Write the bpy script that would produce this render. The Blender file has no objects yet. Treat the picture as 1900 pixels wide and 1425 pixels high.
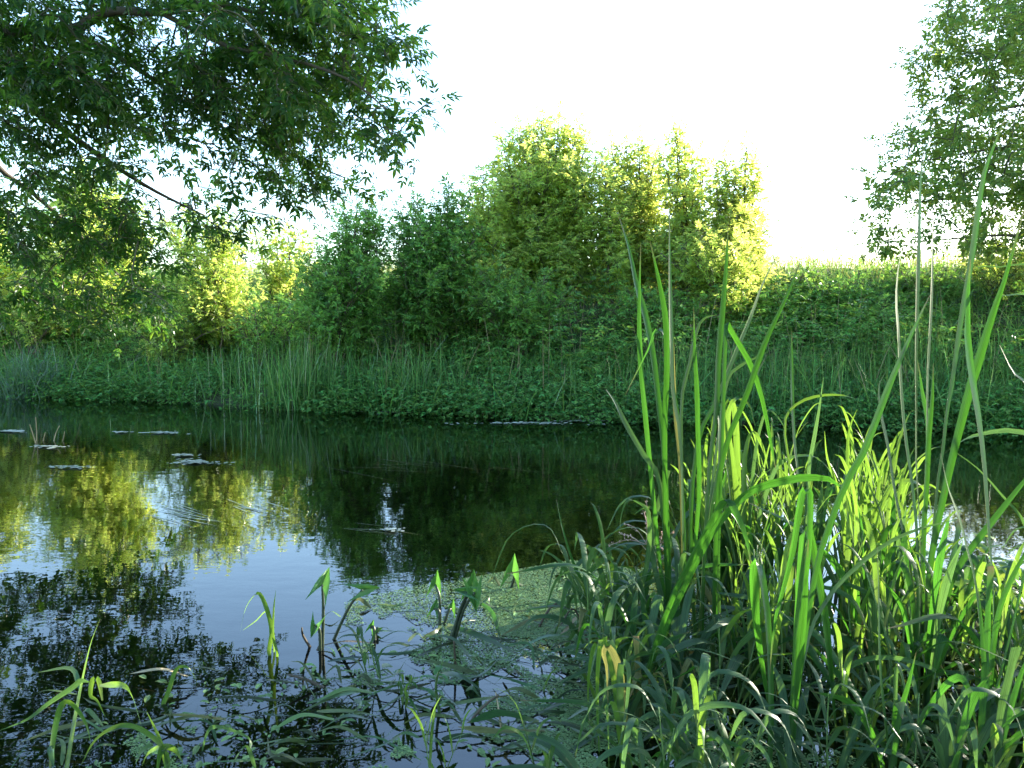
import bpy, math, numpy as np
from mathutils import Vector
PI = math.pi
rng = np.random.default_rng(11)
SC = bpy.context.scene
COL = SC.collection

# ------------------------------------------------------------------ camera
W0, H0, F = 1900.0, 1425.0, 1400.0
CAM_Z, HOR = 1.2, 600.0
PITCH = math.atan((H0 / 2 - HOR) / F)
cd = bpy.data.cameras.new('camera'); cam = bpy.data.objects.new('camera', cd); COL.objects.link(cam)
cam.location = (0, 0, CAM_Z); cam.rotation_euler = (PI / 2 - PITCH, 0, 0)
cd.sensor_width = 36; cd.lens = 36 * F / W0; cd.clip_end = 3000; cd.clip_start = .02
SC.camera = cam
CP, SP = math.cos(PITCH), math.sin(PITCH)

def ray(px, py):
    a = (np.asarray(px, float) - W0 / 2) / F; b = (H0 / 2 - np.asarray(py, float)) / F
    return np.stack([a, CP + b * SP, -SP + b * CP], -1)
def at(px, py, D):
    """world point seen at a photo pixel, at forward distance D (along +Y)"""
    r = ray(px, py); D = np.asarray(D, float)
    return np.array([0, 0, CAM_Z]) + r * (D / r[..., 1])[..., None]
def ground(px, py, z=0.0):
    r = ray(px, py); t = (z - CAM_Z) / r[..., 2]
    return np.array([0, 0, CAM_Z]) + r * np.asarray(t)[..., None]
def gx(px, D):
    return (px - 950) / 1400 * D

# ------------------------------------------------------------------ mesh helpers
def mk(name, V, F_, mat, parent=None, uv=None, smooth=True, loc=None):
    V = np.asarray(V, np.float32).reshape(-1, 3)
    if loc is not None: V = V - np.asarray(loc, np.float32)
    F_ = [np.asarray(f, np.int32) for f in (F_ if isinstance(F_, list) else [F_]) if len(f)]
    me = bpy.data.meshes.new(name)
    nl = sum(f.size for f in F_); nf = sum(len(f) for f in F_)
    me.vertices.add(len(V)); me.vertices.foreach_set('co', V.ravel())
    me.loops.add(nl); me.polygons.add(nf)
    li = np.concatenate([f.ravel() for f in F_])
    tot = np.concatenate([np.full(len(f), f.shape[1], np.int32) for f in F_])
    st = np.concatenate([[0], np.cumsum(tot)[:-1]]).astype(np.int32)
    me.loops.foreach_set('vertex_index', li)
    me.polygons.foreach_set('loop_start', st)
    me.polygons.foreach_set('use_smooth', np.full(nf, smooth))
    if uv is not None:
        me.uv_layers.new(name='UVMap').data.foreach_set('uv', np.asarray(uv, np.float32)[li].ravel())
    me.update(calc_edges=True); me.validate()
    if mat: me.materials.append(mat)
    o = bpy.data.objects.new(name, me); COL.objects.link(o)
    if parent: o.parent = parent
    if loc is not None: o.location = loc
    return o
def tag(o, label, cat, group=None, kind=None):
    if label: o['label'] = label
    if cat: o['category'] = cat
    if group: o['group'] = group
    if kind: o['kind'] = kind
    return o
def thing(name, label, cat, loc, group=None):
    o = bpy.data.objects.new(name, None); COL.objects.link(o); o.location = loc
    o.empty_display_size = .1
    return tag(o, label, cat, group)
def child(name, V, F_, mat, root, uv=None, smooth=True, label=None):
    o = mk(name, np.asarray(V) - np.array(root.location), F_, mat, root, uv, smooth)
    if label: o['label'] = label
    return o
def copy_tree(o, parent=None):
    c = o.copy(); COL.objects.link(c)
    if parent: c.parent = parent
    for ch in list(o.children): copy_tree(ch, c)
    return c
class MB:
    def __init__(s): s.V = []; s.F = {}; s.U = []; s.n = 0
    def add(s, V, F_, uv=None):
        V = np.asarray(V, float); s.V.append(V)
        s.U.append(np.zeros((len(V), 2)) if uv is None else np.asarray(uv))
        for f in (F_ if isinstance(F_, list) else [F_]):
            f = np.asarray(f, int)
            if len(f): s.F.setdefault(f.shape[1], []).append(f + s.n)
        s.n += len(V)
    def data(s):
        return np.concatenate(s.V), [np.concatenate(f) for f in s.F.values()], np.concatenate(s.U)
def nrm(v):
    v = np.asarray(v, float); return v / (np.linalg.norm(v, axis=-1, keepdims=True) + 1e-12)
def smooth_path(P, n=16):
    """Catmull-Rom resample of a polyline"""
    P = np.asarray(P, float)
    if len(P) == 2: return P[0] + (P[1] - P[0]) * np.linspace(0, 1, n)[:, None]
    Q = np.vstack([2 * P[0] - P[1], P, 2 * P[-1] - P[-2]])
    t = np.linspace(0, len(P) - 1 - 1e-6, n); i = t.astype(int); u = (t - i)[:, None]
    p0, p1, p2, p3 = Q[i], Q[i + 1], Q[i + 2], Q[i + 3]
    return .5 * (2 * p1 + (p2 - p0) * u + (2 * p0 - 5 * p1 + 4 * p2 - p3) * u * u + (3 * p1 - p0 - 3 * p2 + p3) * u ** 3)
def frames(P):
    T = nrm(np.gradient(P, axis=0)); return T
def tube(mb, P, R, sides=6):
    P = np.asarray(P, float); n = len(P); R = np.broadcast_to(R, n)
    T = frames(P); ref = np.array([.31, .2, .93]) if abs(T[0][2]) < .9 else np.array([1., .1, 0])
    A = nrm(np.cross(T, ref)); B = np.cross(T, A)
    th = np.arange(sides) * 2 * PI / sides
    V = P[:, None] + R[:, None, None] * (np.cos(th)[None, :, None] * A[:, None] + np.sin(th)[None, :, None] * B[:, None])
    i = np.arange(n - 1)[:, None] * sides; j = np.arange(sides)[None]; k = (j + 1) % sides
    q = np.stack([i + j, i + k, i + sides + k, i + sides + j], -1).reshape(-1, 4)
    vv = np.repeat(np.linspace(0, 1, n), sides); uu = np.tile(np.arange(sides) / sides, n)
    V = np.vstack([V.reshape(-1, 3), P[-1:] + T[-1:] * R[-1]])
    cap = np.stack([np.arange(sides) + (n - 1) * sides, (np.arange(sides) + 1) % sides + (n - 1) * sides, np.full(sides, n * sides)], -1)
    mb.add(V, [q, cap], np.vstack([np.stack([uu, vv], -1), [[.5, 1]]]))
def blade(mb, P, width, side0, twist=(0, 0), fold=.25, n=18, prof='cattail', cut=False):
    """a strap leaf along P; V-folded cross-section of three points"""
    P = smooth_path(P, n); T = frames(P); s = np.linspace(0, 1, n)
    side = nrm(side0 - T * (T @ side0)[:, None])
    N = np.cross(T, side)
    a = twist[0] + (twist[1] - twist[0]) * s
    S = side * np.cos(a)[:, None] + N * np.sin(a)[:, None]; M = np.cross(T, S)
    if prof == 'cattail': w = .6 + .4 * np.minimum(1, s / .6) ** 1.3; w = w * np.clip((1 - s) / .27, 0.02, 1) ** .8
    elif prof == 'grass': w = np.minimum(1, .35 + s / .22) * np.clip((1 - s) / .55, 0.02, 1) ** .8
    else: w = np.minimum(1, .25 + s * 3) * np.clip((1 - s) / .8, 0.02, 1) ** .7
    if cut: w = np.where(s > .9, 1.0, np.maximum(w, .8))
    w = w * width * .5
    f = fold * (1 - .5 * s)
    L = P - S * w[:, None] + M * (f * w)[:, None]; R = P + S * w[:, None] + M * (f * w)[:, None]
    V = np.stack([L, P, R], 1).reshape(-1, 3)
    i = np.arange(n - 1)[:, None] * 3; j = np.arange(2)[None]
    q = np.stack([i + j, i + j + 1, i + 4 + j, i + 3 + j], -1).reshape(-1, 4)
    uv = np.stack([np.tile([0, .5, 1], n), np.repeat(s, 3)], -1)
    mb.add(V, q, uv)

# ------------------------------------------------------------------ materials
def newmat(name):
    m = bpy.data.materials.new(name); m.use_nodes = True; nt = m.node_tree; nt.nodes.clear(); return m, nt
class NT:
    def __init__(s, nt): s.nt = nt
    def n(s, typ, ins=None, **kw):
        nd = s.nt.nodes.new(typ)
        for k, v in kw.items(): setattr(nd, k, v)
        for k, v in (ins or {}).items():
            if hasattr(v, 'links'): s.nt.links.new(v, nd.inputs[k])
            else: nd.inputs[k].default_value = v
        return nd
def C4(c): return (c[0], c[1], c[2], 1)
def leaf_mat(name, col, tcol=None, tr=.45, gloss=.5, hue=.02, val=.35, stripes=False, tip=None, base=None, rough=.38, cap=.08):
    tcol = tcol or (min(1, col[0] * 2.6), min(1, col[1] * 2.0), col[2] * .6)
    m, nt = newmat(name); N = NT(nt)
    geo = N.n('ShaderNodeNewGeometry'); oi = N.n('ShaderNodeObjectInfo')
    r = geo.outputs['Random Per Island']
    def vary(c):
        h = N.n('ShaderNodeMapRange', {'Value': r, 'To Min': .5 - hue, 'To Max': .5 + hue})
        r2 = N.n('ShaderNodeMath', {0: r, 1: 7.31}, operation='MULTIPLY'); r3 = N.n('ShaderNodeMath', {0: r2.outputs[0]}, operation='FRACT')
        v = N.n('ShaderNodeMapRange', {'Value': r3.outputs[0], 'To Min': 1 - val, 'To Max': 1 + val})
        o2 = N.n('ShaderNodeMapRange', {'Value': oi.outputs['Random'], 'To Min': .88, 'To Max': 1.12})
        vm = N.n('ShaderNodeMath', {0: v.outputs[0], 1: o2.outputs[0]}, operation='MULTIPLY')
        return N.n('ShaderNodeHueSaturation', {'Color': c, 'Hue': h.outputs[0], 'Value': vm.outputs[0]}).outputs[0]
    def cs(c):
        out = N.n('ShaderNodeRGB'); out.outputs[0].default_value = C4(c); out = out.outputs[0]
        if stripes or tip or base:
            uv = N.n('ShaderNodeTexCoord').outputs['UV']; sx = N.n('ShaderNodeSeparateXYZ', {0: uv})
        if tip:
            f = N.n('ShaderNodeMapRange', {'Value': sx.outputs[1], 'From Min': .92, 'From Max': 1.0})
            out = N.n('ShaderNodeMix', {0: f.outputs[0], 6: out, 7: C4(tip)}, data_type='RGBA').outputs[2]
        if base:
            f = N.n('ShaderNodeMapRange', {'Value': sx.outputs[1], 'From Min': .22, 'From Max': 0.0})
            out = N.n('ShaderNodeMix', {0: f.outputs[0], 6: out, 7: C4(base)}, data_type='RGBA').outputs[2]
        if stripes:
            mp = N.n('ShaderNodeMapping', {'Vector': uv, 'Scale': (34, .5, 1)})
            no = N.n('ShaderNodeTexNoise', {'Vector': mp.outputs[0], 'Scale': 1.0, 'Detail': 2})
            f = N.n('ShaderNodeMapRange', {'Value': no.outputs[0], 'From Min': .35, 'From Max': .65, 'To Min': .55, 'To Max': 1.35})
            mp2 = N.n('ShaderNodeMapping', {'Vector': uv, 'Scale': (2, 7, 1)})
            no2 = N.n('ShaderNodeTexNoise', {'Vector': mp2.outputs[0], 'Scale': 1.3, 'Detail': 4})
            f2 = N.n('ShaderNodeMapRange', {'Value': no2.outputs[0], 'From Min': .35, 'From Max': .7, 'To Min': .85, 'To Max': 1.15})
            n3 = N.n('ShaderNodeTexNoise', {'Vector': N.n('ShaderNodeMapping', {'Vector': uv, 'Scale': (3, 16, 1), 'Location': N.n('ShaderNodeCombineXYZ', {0: r, 1: N.n('ShaderNodeMath', {0: r, 1: 37.0}, operation='MULTIPLY').outputs[0]}).outputs[0]}).outputs[0], 'Scale': 1.6, 'Detail': 3})
            sp = N.n('ShaderNodeMapRange', {'Value': n3.outputs[0], 'From Min': .66, 'From Max': .74})
            out = N.n('ShaderNodeMix', {0: sp.outputs[0], 6: out, 7: C4((.13, .10, .035))}, data_type='RGBA').outputs[2]
            fm = N.n('ShaderNodeMath', {0: f.outputs[0], 1: f2.outputs[0]}, operation='MULTIPLY')
            out = N.n('ShaderNodeHueSaturation', {'Color': out, 'Value': fm.outputs[0]}).outputs[0]
        return vary(out)
    d = N.n('ShaderNodeBsdfDiffuse', {'Color': cs(col)})
    t = N.n('ShaderNodeBsdfTranslucent', {'Color': cs(tcol)})
    mx = N.n('ShaderNodeMixShader', {0: tr, 1: d.outputs[0], 2: t.outputs[0]})
    g = N.n('ShaderNodeBsdfGlossy', {'Color': (1, 1, 1, 1), 'Roughness': rough})
    fr = N.n('ShaderNodeFresnel', {'IOR': 1.38}); fk = N.n('ShaderNodeMath', {0: fr.outputs[0], 1: gloss}, operation='MULTIPLY')
    fk = N.n('ShaderNodeMath', {0: fk.outputs[0], 1: cap}, operation='MINIMUM')
    m2 = N.n('ShaderNodeMixShader', {0: fk.outputs[0], 1: mx.outputs[0], 2: g.outputs[0]})
    o = N.n('ShaderNodeOutputMaterial', {'Surface': m2.outputs[0]})
    return m
def bark_mat(name, c1, c2, scale=14):
    m, nt = newmat(name); N = NT(nt)
    tc = N.n('ShaderNodeTexCoord'); mp = N.n('ShaderNodeMapping', {'Vector': tc.outputs['Object'], 'Scale': (1, 1, .3)})
    no = N.n('ShaderNodeTexNoise', {'Vector': mp.outputs[0], 'Scale': scale, 'Detail': 5})
    cr = N.n('ShaderNodeMix', {0: no.outputs[0], 6: C4(c1), 7: C4(c2)}, data_type='RGBA')
    b = N.n('ShaderNodeBump', {'Height': no.outputs[0], 'Strength': .6, 'Distance': .02})
    p = N.n('ShaderNodeBsdfPrincipled', {'Base Color': cr.outputs[2], 'Roughness': .85, 'Normal': b.outputs[0]})
    N.n('ShaderNodeOutputMaterial', {'Surface': p.outputs[0]}); return m
def ground_mat():
    m, nt = newmat('soil_and_moss'); N = NT(nt)
    tc = N.n('ShaderNodeTexCoord')
    n1 = N.n('ShaderNodeTexNoise', {'Vector': tc.outputs['Object'], 'Scale': 1.3, 'Detail': 8})
    n2 = N.n('ShaderNodeTexNoise', {'Vector': tc.outputs['Object'], 'Scale': 18, 'Detail': 6})
    a = N.n('ShaderNodeMix', {0: n2.outputs[0], 6: C4((.02, .016, .008)), 7: C4((.05, .05, .018))}, data_type='RGBA')
    f = N.n('ShaderNodeMapRange', {'Value': n1.outputs[0], 'From Min': .4, 'From Max': .6})
    b = N.n('ShaderNodeMix', {0: f.outputs[0], 6: a.outputs[2], 7: C4((.03, .055, .014))}, data_type='RGBA')
    bu = N.n('ShaderNodeBump', {'Height': n2.outputs[0], 'Strength': .8, 'Distance': .04})
    p = N.n('ShaderNodeBsdfPrincipled', {'Base Color': b.outputs[2], 'Roughness': .95, 'Normal': bu.outputs[0]})
    N.n('ShaderNodeOutputMaterial', {'Surface': p.outputs[0]}); return m
def water_mat():
    m, nt = newmat('pond_water'); N = NT(nt)
    tc = N.n('ShaderNodeTexCoord')
    mp = N.n('ShaderNodeMapping', {'Vector': tc.outputs['Object'], 'Scale': (1.0, 1.6, 1)})
    n1 = N.n('ShaderNodeTexNoise', {'Vector': mp.outputs[0], 'Scale': 5.5, 'Detail': 2.5, 'Roughness': .5})
    n2 = N.n('ShaderNodeTexNoise', {'Vector': mp.outputs[0], 'Scale': .7, 'Detail': 2})
    f = N.n('ShaderNodeMapRange', {'Value': n2.outputs[0], 'From Min': .35, 'From Max': .7, 'To Min': .5, 'To Max': 1})
    h = N.n('ShaderNodeMath', {0: n1.outputs[0], 1: f.outputs[0]}, operation='MULTIPLY')
    bu = N.n('ShaderNodeBump', {'Height': h.outputs[0], 'Strength': 1.0, 'Distance': .0012})
    g = N.n('ShaderNodeBsdfGlossy', {'Color': (.96, .98, 1, 1), 'Roughness': .012, 'Normal': bu.outputs[0]})
    t = N.n('ShaderNodeBsdfTransparent', {'Color': (.30, .36, .24, 1)})
    fr = N.n('ShaderNodeFresnel', {'IOR': 1.65, 'Normal': bu.outputs[0]})
    mx = N.n('ShaderNodeMixShader', {0: fr.outputs[0], 1: t.outputs[0], 2: g.outputs[0]})
    N.n('ShaderNodeOutputMaterial', {'Surface': mx.outputs[0]}); return m

M = {}
M['ground'] = ground_mat(); M['water'] = water_mat()
M['bark'] = bark_mat('grey_brown_bark', (.06, .048, .032), (.15, .12, .085))
M['twig'] = bark_mat('green_brown_twig', (.05, .06, .025), (.10, .095, .05), 30)
M['dead'] = bark_mat('dry_reed_straw', (.20, .155, .085), (.36, .29, .16), 40)
M['deadd'] = bark_mat('wet_dark_stem', (.035, .028, .018), (.09, .07, .04), 40)
M['far_leaf'] = leaf_mat('bank_tree_leaf', (.14, .25, .055), (.73, .83, .17), tr=.6, gloss=.5, cap=.14, val=.45)
M['shrub_leaf'] = leaf_mat('bank_shrub_leaf', (.11, .27, .055), (.34, .58, .08), tr=.45, gloss=.5, cap=.14, val=.5)
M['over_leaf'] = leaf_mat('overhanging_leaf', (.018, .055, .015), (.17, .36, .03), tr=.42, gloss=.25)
M['right_leaf'] = leaf_mat('right_tree_leaf', (.06, .14, .035), (.46, .62, .08), tr=.47, gloss=.28)
M['reed'] = leaf_mat('far_reed_blade', (.075, .19, .05), (.18, .36, .07), tr=.35, gloss=.35, val=.55, hue=.03)
M['blue_reed'] = leaf_mat('far_bluish_reed_blade', (.075, .135, .085), (.12, .25, .09), tr=.3, gloss=.5)
M['herb'] = leaf_mat('waterside_herb_leaf', (.08, .22, .05), (.17, .34, .05), tr=.4, gloss=.35, val=.55, hue=.03)
M['nettle'] = leaf_mat('slope_herb_leaf', (.10, .24, .05), (.19, .36, .05), tr=.4, gloss=.3, val=.55, hue=.03)
M['dgrass'] = leaf_mat('embankment_grass_blade', (.12, .17, .045), (.42, .42, .10), tr=.45, gloss=.2)
M['sgrass'] = leaf_mat('slope_grass_blade', (.10, .22, .05), (.24, .42, .07), tr=.4, gloss=.3, val=.4)
M['cattail'] = leaf_mat('cattail_blade', (.026, .082, .015), (.075, .25, .017), tr=.42, gloss=.32, val=.18, hue=.012, stripes=True, tip=(.16, .12, .06), base=(.20, .23, .09), rough=.46, cap=.05)
M['cattail_dry'] = leaf_mat('cattail_blade_browning', (.14, .15, .05), (.35, .33, .08), tr=.4, gloss=.3, val=.2, stripes=True, tip=(.3, .2, .1), base=(.24, .22, .1))
M['grass'] = leaf_mat('reed_grass_blade', (.03, .09, .018), (.27, .48, .045), tr=.42, gloss=.35, val=.25, hue=.015, stripes=True, base=(.15, .2, .06), rough=.46, cap=.05)
M['grey_grass'] = leaf_mat('grey_green_blade', (.04, .09, .034), (.14, .29, .05), tr=.35, gloss=.5, val=.2, stripes=True, rough=.45, cap=.06)
M['stem'] = leaf_mat('green_stem', (.10, .17, .05), tr=.1, gloss=.6, stripes=True)
M['arrow'] = leaf_mat('arrowhead_leaf', (.045, .14, .035), (.13, .34, .04), tr=.38, gloss=.8, val=.15)
M['arrow_stalk'] = leaf_mat('arrowhead_stalk', (.04, .055, .03), tr=.05, gloss=.7, val=.2)
M['litter'] = leaf_mat('reed_litter', (.055, .095, .035), (.15, .2, .05), tr=.25, gloss=.5, hue=.05, val=.6, stripes=True)
M['duck'] = leaf_mat('duckweed_frond', (.13, .21, .075), (.18, .28, .07), tr=.15, gloss=.5, val=.3)
M['pale_weed'] = leaf_mat('pale_floating_weed', (.36, .40, .33), (.2, .22, .15), tr=.1, gloss=.8, val=.3)
M['weed'] = leaf_mat('floating_leaf_green', (.12, .21, .06), (.2, .3, .06), tr=.25, gloss=.8, val=.3)
M['subweed'] = leaf_mat('submerged_weed_strand', (.06, .075, .02), tr=.2, gloss=.3, val=.4)
M['flower'] = leaf_mat('pinkish_flower_grain', (.5, .36, .28), (.4, .25, .2), tr=.2, gloss=.2, val=.2)
M['sunherb'] = leaf_mat('broad_waterside_leaf', (.10, .22, .04), (.40, .52, .06), tr=.45, gloss=.6)

# ------------------------------------------------------------------ terrain and water
FAR = np.array([(-120, 40), (-40, 24), (-14, 14.2), (-8.4, 12.4), (-5.4, 11.6), (-3.4, 10.6), (-1.1, 10.0), (1.0, 9.3), (3.5, 8.8), (5.7, 8.4), (12, 6.6), (40, -4), (120, -40)], float)
NEAR = np.array([(-120, 18), (-30, 9), (-9, 7.2), (-6.3, 5.6), (-4.2, 3.4), (-2.3, 1.9), (-.8, 1.55), (.4, 1.45), (2.2, 1.2), (6, -.5), (30, -14), (120, -60)], float)
def pdist(P, L):
    d = np.full(len(P), 1e9)
    for a, b in zip(L[:-1], L[1:]):
        ab = b - a; t = np.clip(((P - a) @ ab) / (ab @ ab), 0, 1)
        d = np.minimum(d, np.linalg.norm(P - (a + t[:, None] * ab), axis=1))
    return d
def vnoise(P, seed=0):
    x, y = P[:, 0], P[:, 1]; z = 0
    r = np.random.default_rng(seed)
    for k in range(7):
        f = .35 * 1.6 ** k; a = r.uniform(0, 6.28, 4)
        z = z + np.sin(x * f * math.cos(a[0]) + y * f * math.sin(a[0]) + a[1]) * np.sin(x * f * math.cos(a[2]) - y * f * math.sin(a[2]) + a[3]) / 1.35 ** k
    return z / 2.2
def height(P):
    P = np.asarray(P, float).reshape(-1, 2)
    fy = np.interp(P[:, 0], FAR[:, 0], FAR[:, 1]); ny = np.interp(P[:, 0], NEAR[:, 0], NEAR[:, 1])
    df = pdist(P, FAR); dn = pdist(P, NEAR)
    far = P[:, 1] >= fy; near = P[:, 1] <= ny
    zf = np.interp(df, [0, .5, 1.5, 2.5, 4, 6, 8, 9.5, 40, 400], [0, .14, .42, .8, 1.38, 1.98, 2.4, 2.5, 2.4, 2.3]) + .11 * vnoise(P, 3) * np.clip(df / 2, 0, 1)
    zn = np.interp(dn, [0, .4, 2, 10, 400], [0, .06, .3, .5, .5]) + .04 * vnoise(P * 2, 4) * np.clip(dn, 0, 1)
    zi = -np.minimum(np.minimum(.9, df * .5), dn * .16 + .02)
    return np.where(far, zf, np.where(near, zn, zi))
def axis(a, b, d, far):
    m = np.arange(a, b + 1e-6, d); out = []; s = d
    while (out[-1] if out else 0) < far: s *= 1.35; out.append((out[-1] if out else 0) + s)
    o = np.array(out); return np.concatenate([a - o[::-1], m, b + o])
xs = axis(-14, 13, .22, 500); ys = axis(-2, 24, .22, 500)
X, Y = np.meshgrid(xs, ys); P2 = np.stack([X.ravel(), Y.ravel()], -1)
nx, ny = len(xs), len(ys)
i = (np.arange(ny - 1)[:, None] * nx + np.arange(nx - 1)[None]).ravel()
tag(mk('ground', np.column_stack([P2, height(P2)]), np.stack([i, i + 1, i + nx + 1, i + nx], -1), M['ground']), None, None, kind='structure')
wx = np.linspace(-90, 90, 19); wy = np.linspace(-40, 50, 10); X, Y = np.meshgrid(wx, wy)
i = (np.arange(9)[:, None] * 19 + np.arange(18)[None]).ravel()
tag(mk('water', np.column_stack([X.ravel(), Y.ravel(), np.zeros(X.size)]), np.stack([i, i + 1, i + 20, i + 19], -1), M['water']), None, None, kind='structure')
def hz(x, y): return float(height([[x, y]])[0])

# ------------------------------------------------------------------ foliage
def leaflet(L=1.0, w=.38, pts=4):
    """pointed leaflet along +X, width in Y, keel fold in Z"""
    if pts == 4:
        return np.array([(0, 0, 0), (.42 * L, -w * L / 2, .06 * L), (L, 0, -.1 * L), (.42 * L, w * L / 2, .06 * L)]), np.array([[0, 1, 2, 3]])
    V = np.array([(0, 0, 0), (.25, -w * .42, .05), (.6, -w * .45, .03), (1, 0, -.16), (.6, w * .45, .03), (.25, w * .42, .05), (.25, 0, .0), (.6, 0, -.03)]) * L
    F_ = [np.array([[0, 1, 6], [0, 6, 5], [2, 3, 7], [3, 4, 7]]), np.array([[1, 2, 7, 6], [6, 7, 4, 5]])]
    return V, F_
def compound(n=5, w=.42, pts=4):
    """pinnate leaf, unit length along +X: rachis not drawn, n leaflets"""
    mb = MB(); specs = [(.55, 0, .5)]
    for k in range((n - 1) // 2):
        x = .52 - .25 * k
        specs += [(x, .95, .40), (x, -.95, .40)]
    for x, a, L in specs:
        V, F_ = leaflet(L, w, pts)
        c, s = math.cos(a), math.sin(a)
        V = np.column_stack([V[:, 0] * c - V[:, 1] * s + x, V[:, 0] * s + V[:, 1] * c, V[:, 2] - .12 * x])
        V[:, 2] -= .25 * np.hypot(V[:, 0] - x, V[:, 1]) ** 2
        mb.add(V, F_)
    V, F_, _ = mb.data(); return V, F_
def spread(tmpl, O, D, U, S):
    """place a template at origins O, x-axis D, z-axis near U, scale S -> V, F"""
    V, F_ = tmpl; F_ = F_ if isinstance(F_, list) else [F_]
    D = nrm(D); Y_ = nrm(np.cross(U, D)); Z_ = np.cross(D, Y_)
    B = np.stack([D, Y_, Z_], 1)                       # rows
    W = np.einsum('vk,nkc->nvc', V, B) * S[:, None, None] + O[:, None]
    off = (np.arange(len(O)) * len(V))[:, None, None]
    return W.reshape(-1, 3), [(f[None] + off).reshape(-1, f.shape[1]) for f in F_]
COMP5 = compound(5, .44, 4); COMP5N = compound(5, .36, 8); COMP3 = compound(3, .5, 4); COMP7 = compound(7, .4, 4)

def shoot_leaves(acc, P, leafL, gap, r, start=.15, droop=.35, tip_up=True):
    """opposite leaves along a shoot path P; appends (O, D, U, S) rows"""
    seg = np.linalg.norm(np.diff(P, axis=0), axis=1); L = seg.sum()
    n = max(2, int(L * (1 - start) / gap)); t = np.linspace(start, 1, n)
    cum = np.concatenate([[0], np.cumsum(seg)]) / L
    Q = np.stack([np.interp(t, cum, P[:, k]) for k in range(3)], -1)
    T = nrm(np.stack([np.interp(t, cum, np.gradient(P[:, k])) for k in range(3)], -1))
    ref = nrm(np.cross(T, np.array([.2, .3, .93]) + r.normal(0, .05, 3)))
    ref2 = np.cross(T, ref); a = np.arange(n) * PI / 2 + r.uniform(0, 6)
    for sgn in (1, -1):
        R = sgn * (ref * np.cos(a)[:, None] + ref2 * np.sin(a)[:, None])
        D = nrm(R + T * .45 + r.normal(0, .28, (n, 3)) + np.array([0, 0, -droop]))
        U = np.array([0, 0, 1.]) + r.normal(0, .35, (n, 3))
        S = leafL * (1 - .45 * t ** 2) * r.uniform(.7, 1.2, n)
        keep = r.random(n) < .93
        acc.append((Q[keep], D[keep], U[keep], S[keep]))
    acc.append((Q[-1:], nrm(T[-1:] + r.normal(0, .2, (1, 3))), np.array([[.1, .2, 1.]]), np.array([leafL * .7])))
def build_crown(root, acc, tmpl, mat, name='crown'):
    O, D, U, S = (np.concatenate([a[k] for a in acc]) for k in range(4))
    V, F_ = spread(tmpl, O, D, U, S)
    return child(name, V, F_, mat, root, smooth=False)

def leader_tree(name, label, cat, base, leaders, seed, leafL=.29, gap=.095, mat='far_leaf', group=None, tmpl=None, dens=1.0, droop=.3, t0=.12, ray_up=.85, stem_r=.035):
    """multi-stemmed tree: each leader (tip xyz, side radius) is a plume of leafy side shoots"""
    r = np.random.default_rng(seed); base = np.asarray(base, float)
    root = thing(name, label, cat, tuple(base), group)
    tb = MB(); bb = MB(); acc = []
    for tip, rad in leaders:
        tip = np.asarray(tip, float); b = base + np.append(r.normal(0, .1, 2), -.05)
        mid = b + (tip - b) * .45 + np.append((tip - b)[:2] * -.12 + r.normal(0, .08, 2), 0.1)
        P = smooth_path([b, mid, tip], 22); H = np.linalg.norm(tip - b)
        P[1:-1] += r.normal(0, .012, (20, 3))
        tube(tb, P, np.linspace(stem_r * (H / 4) ** .7, .006, 22), 6)
        shoot_leaves(acc, P[15:], leafL, gap, r, 0, droop)
        ns = int(H / .15 * dens * 2.0)
        for k in range(ns):
            t = t0 + (1 - t0) * (k + r.random()) / ns
            o = P[min(21, int(t * 21))] + r.normal(0, .02, 3)
            prof = (1 - t) ** .5 * min(1, .6 + t * 1.6) + .12
            l = rad * 1.22 * prof * r.uniform(.5, 1.2)
            if l < .08: continue
            az = k * 2.4 + r.uniform(-.5, .5)
            d = nrm(np.array([math.cos(az), math.sin(az), ray_up + .5 * t + r.normal(0, .2)]))
            e = o + d * l + np.array([0, 0, -.06 * l])
            Q = smooth_path([o, o + d * l * .5 + np.array([0, 0, .06 * l]), e], 7)
            tube(bb, Q, np.linspace(.008, .003, 7), 3)
            shoot_leaves(acc, Q, leafL, gap, r, .25, droop)
            if l > .4:
                for q in range(2 + int(l > .8)):
                    o2 = Q[r.integers(2, 6)]; d2 = nrm(d + r.normal(0, .6, 3) + np.array([0, 0, .35]))
                    Q2 = smooth_path([o2, o2 + d2 * l * .28, o2 + d2 * l * .5], 5)
                    tube(bb, Q2, np.linspace(.005, .002, 5), 3); shoot_leaves(acc, Q2, leafL * .95, gap, r, .15, droop)
    V, F_, U = tb.data(); tr = child('trunk', V, F_, M['bark'], root)
    V, F_, U = bb.data(); child('twigs', V, F_, M['twig'], root)
    build_crown(root, acc, tmpl or COMP5, M[mat])
    return root

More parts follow.
